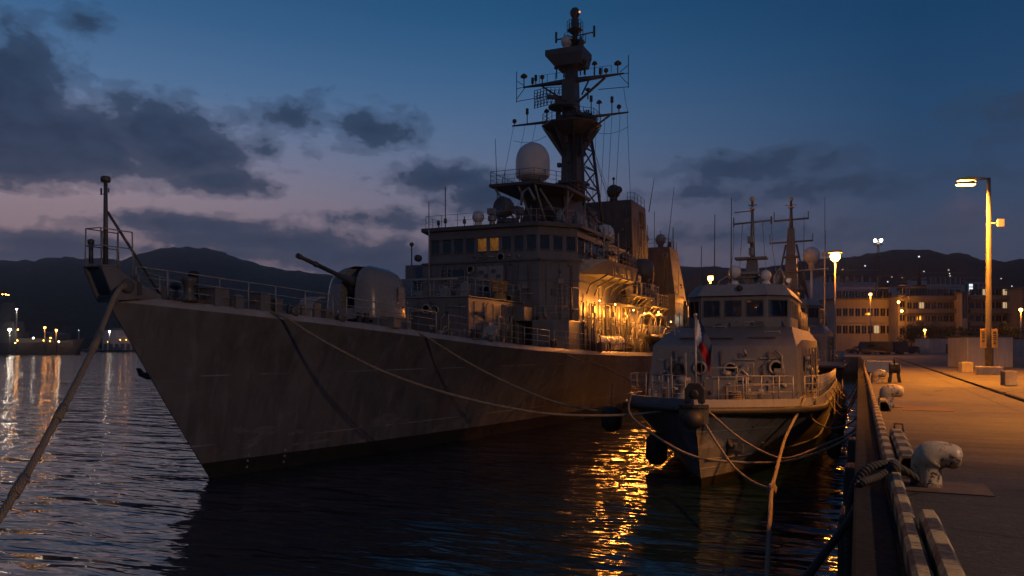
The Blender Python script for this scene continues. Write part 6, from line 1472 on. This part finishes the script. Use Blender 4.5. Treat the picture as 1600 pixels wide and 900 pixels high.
def car(p, rz, label, col, kind='car'):
    mt = worn('car_paint', col, .25, .15, bump=0.02); x, y, z = p
    Mx = Matrix.Translation(p) @ Matrix.Rotation(rz, 4, 'Z')
    L, W, Hh = (4.4, 1.75, 1.45) if kind == 'car' else (5.4, 2.0, 2.35)
    t = thing('parked_car' if kind == 'car' else 'parked_van', label, kind, p, 'vehicles parked before the offices')
    def bb(o): o.v = [Mx @ v for v in o.v]; return o
    if kind == 'car': pr = [(-L/2, .3), (-L/2, .75), (-L/2+.25, .85), (-.95, .95), (-.45, Hh), (1.0, Hh), (1.7, .95), (L/2-.05, .85), (L/2, .35)]
    else: pr = [(-L/2, .35), (-L/2, 1.0), (-L/2+.6, 1.2), (-1.45, 2.1), (-1.1, Hh), (L/2-.1, Hh), (L/2, .35)]
    o = MB(); n = len(pr)
    lo = [(xx, -W/2*(1 if zz < 1 else .86), zz) for xx, zz in pr]; hi = [(xx, W/2*(1 if zz < 1 else .86), zz) for xx, zz in pr]
    o.grid([lo, hi], 0, False, close=True); o.face(list(range(n))); o.face(list(range(n, 2*n))[::-1]); bb(o).build('body', mt, t, bevel=.06)
    o = MB()
    if kind == 'car': o.box(-.5, 1.1, -W/2*.9-.02, W/2*.9+.02, 1.0, 1.33); o.bar((-.98, 0, .98), (-.5, 0, 1.4), 1.3, .03)
    else: o.box(-1.5, -.5, -W/2*.88-.04, W/2*.88+.04, 1.35, 1.95); o.bar((-2.05, 0, 1.25), (-1.5, 0, 2.05), 1.6, .04)
    bb(o).build('window', M['glass'], t)
    for sx in (-1, 1):
        for sy in (-1, 1):
            o = MB(); o.lathe([(.0, -.1), (.2, -.1), (.33, -.09), (.33, .09), (.2, .1), (0, .1)], (sx*L*.3, sy*(W/2-.08), .33), 16, axis=(0, 1, 0)); bb(o).build('wheel', M['rubber'], t)
    for sy in (-1, 1):
        o = MB(); o.cbox((-L/2+.02, sy*.6, .68 if kind == 'car' else .85), .06, .3, .14); bb(o).build('headlight', M['radome'], t)
for u, v, d, rz, lab, col, k in ((1354, 552.5, 152, 1.2, 'dark van parked at the left end of the row', (.02, .02, .022), 'van'), (1372, 553, 146, -.2, 'dark boxy van in the middle of the parked row', (.018, .018, .02), 'van'), (1393, 553, 148, .15, 'black van at the right of the parked row', (.02, .018, .018), 'van'),
                                (1414, 552, 160, .3, 'dark car with pale lights right of the vans', (.03, .03, .033), 'car'), (1429, 551.5, 168, 1.4, 'dark car beside the white shed', (.025, .022, .02), 'car'), (1340, 551, 168, -.3, 'dark grey car by the pale office block', (.05, .05, .055), 'car')):
    p = at(u, HOR + 10, d); p.z = QZ; car(p, rz, lab, col, k)

def wallpaint(name, c): return worn(name, c, .85, .2, sc=.25, streak=.4, bump=.1)
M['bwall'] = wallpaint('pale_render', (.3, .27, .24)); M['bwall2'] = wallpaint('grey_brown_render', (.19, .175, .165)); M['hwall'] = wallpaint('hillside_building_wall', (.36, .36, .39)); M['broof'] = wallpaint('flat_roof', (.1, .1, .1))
def block(u0, u1, vt, d, depth, storeys, label, wall, cols, lit=(), cat='building', zb=QZ, balcony=False, group=None, lights='citywin', du=0):
    """office block facing the harbour: storey bands, window strips and roof parapet"""
    a = at(u0, HOR, d); b0 = at(u1, HOR, d + du); a.z = b0.z = zb
    w = b0 - a; t = w.normalized(); nr = V((-t.y, t.x, 0)); h = EYE + (HOR - vt)/FPX*d - zb; W = w.length
    s = thing('office_building', label, cat, a + w/2, group); o = MB()
    p = [a, b0, b0+nr*depth, a+nr*depth]; o.prism([(q.x, q.y) for q in p], zb, zb+h); o.build('wall', M[wall], s)
    o = MB(); q2 = [a-t*.6-nr*.9, b0+t*.6-nr*.9, b0+t*.6+nr*(depth+.5), a-t*.6+nr*(depth+.5)]; o.prism([(q.x, q.y) for q in q2], zb+h+.01, zb+h+.4); o.build('roof', M['broof'], s)
    sh = h / storeys; cat_win = wall != 'hwall'
    for k in range(storeys):
        z = zb + k*sh
        if balcony and k:
            o = MB(); o.bar(a-nr*.7+V((0,0,z+.5)), b0-nr*.7+V((0,0,z+.5)), 1.2, 1.1); o.build('balcony', M[wall], s)
        o = MB(); o.bar(a-nr*.12+V((0,0,z+sh-.1)), b0-nr*.12+V((0,0,z+sh-.1)), .3, .18); o.build('storey_band', M[wall], s)
        for c in range(cols):
            ww = W/cols; x0 = ww*(c+.14); x1 = ww*(c+.86); l_ = (k, c) in lit
            o = MB(); z0, z1 = z+sh*(.36 if cat_win else .5), z+sh*.8
            qa, qb = a+t*x0-nr*.05, a+t*x1-nr*.05
            o.sheet([qa+V((0,0,z0)), qb+V((0,0,z0)), qb+V((0,0,z1)), qa+V((0,0,z1))], nr*.06); f = o.build('window', M[lights] if l_ else M['glass'], s)
            o = MB(); o.bar(qa-nr*.05+V((0,0,z0-.08)), qb-nr*.05+V((0,0,z0-.08)), .16, .1)
            m_ = (qa+qb)/2 - nr*.02; o.bar(m_+V((0,0,z0)), m_+V((0,0,z1)), .09, .09); o.build('window_frame', M[wall], f)
    return s
block(1306, 1394, 468, 232, 14, 3, 'pale three storey office block behind the parked vans', 'bwall', 9, {(0, 6)})
block(1416, 1502, 467, 225, 14, 4, 'long brown office block with balconies, left of the stair tower', 'bwall2', 9, {(2, 2)}, balcony=True)
block(1513, 1597, 467, 222, 14, 4, 'brown office block with balconies, right of the stair tower', 'bwall2', 8, {(2, 5), (3, 5), (3, 2)}, balcony=True)
block(1503, 1512, 458, 221, 12, 1, 'blank stair tower between the two brown blocks', 'bwall', 1)
block(1598, 1660, 452, 215, 14, 4, 'brown block at the right edge of the view', 'bwall2', 5, {(1, 1)})
block(1404, 1416, 464, 226, 10, 4, 'narrow orange lit wing at the corner of the brown block', 'bwall', 1)
for p, w in ((at(1409, 486, 222), 1500), (at(1404, 472, 223), 900)):
    o = MB(); o.ball(p, .32, 10); t = o.build('wall_lamp', M['sodiumfar']); tag(t, 'orange wall lamp on the corner of the offices, ' + ('lower of the pair' if w == 1500 else 'upper of the pair'), 'wall lamp', 'wall lamps on the offices'); lamp('wall_lamp_light', p + V((-.2, -.7, 0)), w, ORANGE, .3)
HB = [(1285, 1372, 432, 420, 3, 'large dim block with a rounded roof behind the pale offices', 7, {(1, 2), (1, 4)}, 26), (1425, 1480, 452, 520, 2, 'dim low block on the slope behind the brown offices', 6, {(1, 1)}, 20), (1447, 1508, 433, 620, 3, 'wide grey block higher on the slope', 8, {(1, 2), (1, 6)}, 30), (1505, 1545, 440, 640, 2, 'grey block on the slope left of the lamp pole top', 5, {(1, 1), (0, 3)}, 24),
      (1560, 1582, 462, 500, 2, 'small dark house on the slope right of the lamp pole', 3, {(1, 1)}, 10), (1400, 1424, 448, 560, 2, 'small dim house on the slope above the orange lit wing', 3, {(0, 1)}, 12)]
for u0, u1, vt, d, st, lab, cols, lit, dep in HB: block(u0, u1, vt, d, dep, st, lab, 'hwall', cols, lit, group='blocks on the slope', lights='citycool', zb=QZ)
# rounded roof on the big block
a, b0 = at(1283, 432, 420), at(1370, 432, 420); t = (b0-a).normalized(); nr = V((-t.y, t.x, 0))
# lattice light tower
T = at(1372, HOR, 300); t = thing('light_tower', 'slim lattice tower with two white lamps on top', 'light tower', (T.x, T.y, QZ)); zt = at(1372, 376, 300).z; o = MB()
c4 = [(-1, -1), (1, -1), (1, 1), (-1, 1)]
def tp(k, f): w = 3.6*(1-f)**1.4 + .45; return V((T.x+c4[k][0]*w*.5, T.y+c4[k][1]*w*.5, QZ+(zt-QZ)*f))
for k in range(4): o.tube([tp(k, f/6) for f in range(7)], .14, 6)
for i in range(9):
    for k in range(4): o.bar(tp(k, i/9), tp((k+1) % 4, (i+1)/9), .12); o.bar(tp(k, (i+1)/9), tp((k+1) % 4, (i+1)/9), .12)
o.build('lattice', M['mast'], t)
o = MB(); o.box(T.x-1.6, T.x+1.6, T.y-.6, T.y+.6, zt-1.6, zt-1.4); o.box(T.x-1.0, T.x+1.0, T.y-.5, T.y+.5, zt-6, zt-5.8); o.build('platform', M['mast'], t)
for sx in (-1, 1):
    o = MB(); o.ball((T.x+sx*1.0, T.y-.6, zt), .55, 12); o.build('lens', M['whitelamp'], t)
    o = MB(); o.cbox((T.x+sx*1.0, T.y+.1, zt), 1.1, .5, 1.1); o.build('lamp_head', M['steel'], t)
# ship mast standing up behind the offices
p = at(1436, HOR, 330); t = thing('ship_mast', 'dark pyramid mast of a ship behind the brown offices', 'mast', (p.x, p.y, QZ)); o = MB()
z = lambda v: at(1436, v, 330).z
o.hexa([(p.x-5, p.y-4, QZ), (p.x+5, p.y-4, QZ), (p.x+5, p.y+4, QZ), (p.x-5, p.y+4, QZ), (p.x-2.6, p.y-2, z(446)), (p.x+2.6, p.y-2, z(446)), (p.x+2.6, p.y+2, z(446)), (p.x-2.6, p.y+2, z(446))]); o.build('tower', M['mast'], t)
o = MB(); o.tube([(p.x, p.y, z(447)), (p.x, p.y, z(402))], .8, 8, r1=.2); o.build('pole', M['mast'], t)
o = MB(); o.box(p.x-3, p.x+3, p.y-1, p.y+1, z(438), z(437)); o.box(p.x-2.2, p.x+2.2, p.y-1, p.y+1, z(426), z(425)); o.build('yard', M['mast'], t)
o = MB(); o.ball((p.x, p.y, z(401)), .35, 8); o.build('mast_light', M['citycool'], t)

# ------------------------------------------------------------------ trees
def leaf_mat():
    m = NT('tree_leaves'); oi = m.n('ShaderNodeObjectInfo'); n = m.noise(m.pos(), .7, 3)
    c = m.ramp(n, [(.35, (.02, .032, .014)), (.65, (.06, .075, .032))]); return m.finish(c, .8)
M['leaf'] = leaf_mat(); M['bark'] = worn('bark', (.06, .045, .035), .9, .4)
def tree(p, h, label):
    t = thing('tree', label, 'tree', p, 'dark trees before the offices'); p = V(p)
    o = MB(); o.tube([p, p+V((.1, 0, h*.3)), p+V((0, .1, h*.6))], .22, 8, r1=.1)
    for k in range(5): a = k*1.26; o.tube([p+V((0, 0, h*(.3+.05*k))), p+V((math.cos(a)*h*.22, math.sin(a)*h*.22, h*(.55+.06*k)))], .09, 6, r1=.03)
    o.build('trunk', M['bark'], t)
    o = MB(); rnd = random.Random(int(h*100))
    cl = [(V((rnd.gauss(0, .2)*h, rnd.gauss(0, .2)*h, h*rnd.uniform(.42, .92))), h*rnd.uniform(.1, .2)) for _ in range(14)]
    for c, r in cl:
        for _ in range(70):
            d = V((rnd.gauss(0, 1), rnd.gauss(0, 1), rnd.gauss(0, .8))).normalized()*r*rnd.uniform(.5, 1.05); q = p+c+d; s = rnd.uniform(.14, .3)
            u = V((rnd.gauss(0, 1), rnd.gauss(0, 1), rnd.gauss(0, 1))).normalized()*s; w = u.orthogonal().normalized()*s*.6
            n = o.add([q-u, q+w, q+u, q-w]); o.face([n, n+1, n+2, n+3])
    o.build('crown', M['leaf'], t, norm=False)
for u, d, h, lab in ((1424, 205, 7, 'dark tree left of the short orange lamp'), (1437, 212, 8, 'dark tree behind the short orange lamp'), (1456, 208, 7.5, 'dark tree above the end of the long white shed'), (1476, 210, 7, 'dark tree over the pitched hut'), (1494, 212, 6.5, 'dark tree left of the stair tower'), (1520, 205, 5.5, 'small dark tree right of the stair tower'), (1566, 204, 8, 'dark tree right of the lamp pole'), (1586, 206, 7, 'dark tree by the orange lamp at the right edge')):
    p = at(u, HOR, d); p.z = QZ; tree(p, h, lab)

# ------------------------------------------------------------------ across the water, left
def warship_far():
    a = at(-60, HOR, 470); b0 = at(133, HOR, 455); a.z = b0.z = 0
    t = (b0-a).normalized(); nr = V((-t.y, t.x, 0)); L = (b0-a).length
    s = thing('far_ship', 'dark grey ship moored across the water at the left, bow pointing right', 'ship', (a+b0)/2)
    def pt(f, k, z): return a + t*(L*f) + nr*k + V((0, 0, z))
    o = MB(); ring = []
    for f, hw, zd, fw in ((0, 5.5, 6.5, 0), (.6, 6, 6.5, 0), (.8, 5, 7.2, .02), (.93, 2.6, 8.2, .02), (1.0, .15, 9.2, .0)):
        ring.append((f, hw, zd))
    lo, hi = [], []
    for f, hw, zd in ring:
        fl = f if f < .95 else .955
        lo.append((pt(fl, -hw*.75, -1), pt(fl, hw*.75, -1))); hi.append((pt(f, -hw, zd), pt(f, hw, zd)))
    for j in (0, 1): o.grid([[q[j] for q in lo], [q[j] for q in hi]], 0, False)
    o.grid([[q[0] for q in hi], [q[1] for q in hi]], 0, False); o.build('hull', M['greydk'], s)
    def bx(f0, f1, k, z0, z1, name, mat, tp=1.0):
        o = MB(); c = (pt((f0+f1)/2, 0, 0)); p = [pt(f0, -k, 0), pt(f1, -k, 0), pt(f1, k, 0), pt(f0, k, 0)]; o.prism([(q.x, q.y) for q in p], z0, z1, top=[(c.x+(q.x-c.x)*tp, c.y+(q.y-c.y)*tp) for q in p]); return o.build(name, M[mat], s)
    bx(.18, .5, 4.5, 6.4, 13, 'deckhouse', 'greydk'); bx(.3, .48, 4, 13, 19, 'deckhouse', 'greydk', .9); bx(.33, .44, 2.5, 19, 30, 'tower', 'greydk', .6); bx(.5, .78, 3, 6.5, 9.2, 'deckhouse', 'greydk')
    o = MB(); q = pt(.39, 0, 0); o.box(q.x-2.4, q.x+2.4, q.y-.8, q.y+.8, 24, 24.3); o.box(q.x-3, q.x+3, q.y-.6, q.y+.6, 27, 27.3); o.tube([(q.x, q.y, 29), (q.x, q.y, 36)], .3, 6, r1=.1); o.build('yard', M['mast'], s)
    o = MB(); q = pt(.84, 0, 0); o.tube([(q.x, q.y, 7), (q.x, q.y, 13.5)], .15, 6); o.build('jackstaff', M['mast'], s)
warship_far()
GL2 = 'lit lamps across the harbour'
far_lamp(15, 515, 452, 'very bright white flood lamp low on the far quay', 'whitelamp', .75, 2500, (1, .88, .7), zb=1.5, grp=GL2)
far_lamp(26, 483, 450, 'white lamp on a tall pole above the far ship', 'whitelamp', .42, 900, (1, .85, .65), zb=1.5, grp=GL2)
far_lamp(70, 512, 440, 'left one of the orange lamp pair above the far ship foredeck', 'sodiumfar', .5, 1800, zb=1.5, grp=GL2)
far_lamp(88, 516, 440, 'right one of the orange lamp pair above the far ship foredeck', 'sodiumfar', .5, 1800, zb=1.5, grp=GL2)
far_lamp(171, 518, 640, 'white lamp on the pale hall behind the warship bow', 'whitelamp', .6, 2500, (1, .85, .65), zb=1.5, grp=GL2)
far_lamp(123, 516, 600, 'faint lamp between the far ship and the pale hall', 'whitelamp', .22, 0, zb=1.5, grp=GL2)
SMALL = [(4, 460, 440, .28), (9, 460, 440, .28), (13, 461, 440, .28), (28, 515, 452, .3), (27, 532, 450, .3), (52, 528, 449, .35), (79, 528, 449, .25), (78, 533, 449, .22), (92, 534, 449, .3), (68, 532, 448, .22), (24, 536, 450, .22), (188, 531, 655, .22), (197, 531, 655, .22), (168, 534, 655, .16), (202, 531, 655, .2)]
for i, (u, v, d, r) in enumerate(SMALL):
    p = at(u, v, d); o = MB(); o.ball(p, r, 8); t = o.build('deck_light', M['sodiumfar'] if i not in (8, 5) else M['whitelamp'])
    if u > 150: tag(t, 'small orange light low on the far shore by the pale hall', 'light', 'small lights by the pale hall')
    elif i in (8, 5): tag(t, 'small white light above the foredeck of the far ship', 'light', 'small white lights on the far ship')
    else: tag(t, 'small orange light on the far ship at the left', 'light', 'small orange lights on the far ship')
# far shore quay and hall
o = MB(); A = [at(-200, HOR, 760), at(-40, HOR, 700), at(120, HOR, 665), at(260, HOR, 640), at(420, HOR, 560)]
B = [at(520, HOR, 1100), at(-300, HOR, 1200)]
o.prism([(q.x, q.y) for q in A + B], -2, 1.5); struct(o.build('far_shore', M['greydk']))
def hall(u0, u1, vt, d, depth, label, wall):
    a = at(u0, HOR, d); b0 = at(u1, HOR, d); a.z = b0.z = 1.5; w = b0-a; t = w.normalized(); nr = V((-t.y, t.x, 0)); h = EYE+(HOR-vt)/FPX*d-1.5
    s = thing('harbour_hall', label, 'hall', a+w/2); o = MB(); p = [a, b0, b0+nr*depth, a+nr*depth]; o.prism([(q.x, q.y) for q in p], 1.5, 1.5+h); o.build('wall', M[wall], s)
    o = MB(); pts = [a+V((0,0,h+.01))+w*(i/10)+V((0,0,2.2*math.sin(math.pi*i/10))) for i in range(11)]; o.sheet(pts, nr*depth); o.build('roof', M['broof'], s)
    o = MB(); n = 6
    for i in range(n): q = a+w*((i+.5)/n)-nr*.05; o.sheet([q-t*1.5+V((0,0,.2)), q+t*1.5+V((0,0,.2)), q+t*1.5+V((0,0,5)), q-t*1.5+V((0,0,5))], nr*.1)
    o.build('door', M['greydk'], s)
hall(160, 214, 516, 660, 30, 'pale harbour hall with a low curved roof behind the warship bow', 'hwall')
hall(30, 78, 522, 640, 30, 'dark flat shed behind the far ship foredeck', 'greydk')
for u, v, d, label in ((150, 543, 600, 'small moored craft left of the pale hall'), (185, 544, 610, 'low dark launch in front of the pale hall')):
    p = at(u, HOR, d); p.z = 0; s = thing('small_boat', label, 'boat', p); o = MB()
    o.prism([(p.x-9, p.y-2), (p.x+7, p.y-2), (p.x+10, p.y), (p.x+7, p.y+2), (p.x-9, p.y+2)], -.3, 1.6, top=[(p.x-9.3, p.y-2.3), (p.x+7.6, p.y-2.3), (p.x+11.5, p.y), (p.x+7.6, p.y+2.3), (p.x-9.3, p.y+2.3)]); o.build('hull', M['greydk'], s)
    o = MB(); o.box(p.x-5, p.x+2, p.y-1.3, p.y+1.3, 1.6, 3.6); o.build('cabin', M['greylt'], s)
    o = MB(); o.tube([(p.x-2, p.y, 3.6), (p.x-2, p.y, 7)], .1, 6); o.build('mast', M['mast'], s)

# scattered house lights on the wooded slope
rh = random.Random(3)
for i in range(16):
    u, v = rh.choice([(1403, 443), (1412, 438), (1425, 446), (1392, 436), (1440, 441), (1450, 428), (1480, 425), (1552, 447), (1566, 440), (1588, 452), (1345, 420), (1322, 415), (1360, 425), (1500, 420)]); p = at(u+rh.uniform(-8, 8), v+rh.uniform(-5, 8), rh.uniform(690, 760))
    o = MB(); o.ball(p, rh.uniform(.4, .75), 8); t = o.build('house_light', M['citycool'] if i % 3 else M['citywin']); tag(t, 'tiny house light on the dark wooded slope above the offices', 'light', 'house lights on the slope')
# ------------------------------------------------------------------ evening haze over the harbour
def haze():
    m = NT('evening_haze'); v = m.n('ShaderNodeVolumePrincipled'); v.inputs['Color'].default_value = (.85, .88, .95, 1); v.inputs['Density'].default_value = HAZE
    v.inputs['Anisotropy'].default_value = .72
    m.l(v.outputs[0], m.out.inputs['Volume'])
    o = MB(); o.box(-5200, 3200, -700, 5200, -4.5, 420); h = o.build('haze', m.mat); struct(h, 'stuff')
HAZE = .00013
haze()
# ------------------------------------------------------------------ render settings
SC.view_settings.view_transform = 'Standard'; SC.view_settings.look = 'None'; SC.view_settings.exposure = 0; SC.view_settings.gamma = 1
SC.render.engine = 'CYCLES'
SC.cycles.use_denoising = True
SC.cycles.max_bounces = 6; SC.cycles.diffuse_bounces = 2; SC.cycles.glossy_bounces = 4; SC.cycles.transparent_max_bounces = 12
SC.cycles.sample_clamp_indirect = 12.0; SC.cycles.sample_clamp_direct = 0
SC.cycles.caustics_reflective = False; SC.cycles.caustics_refractive = False
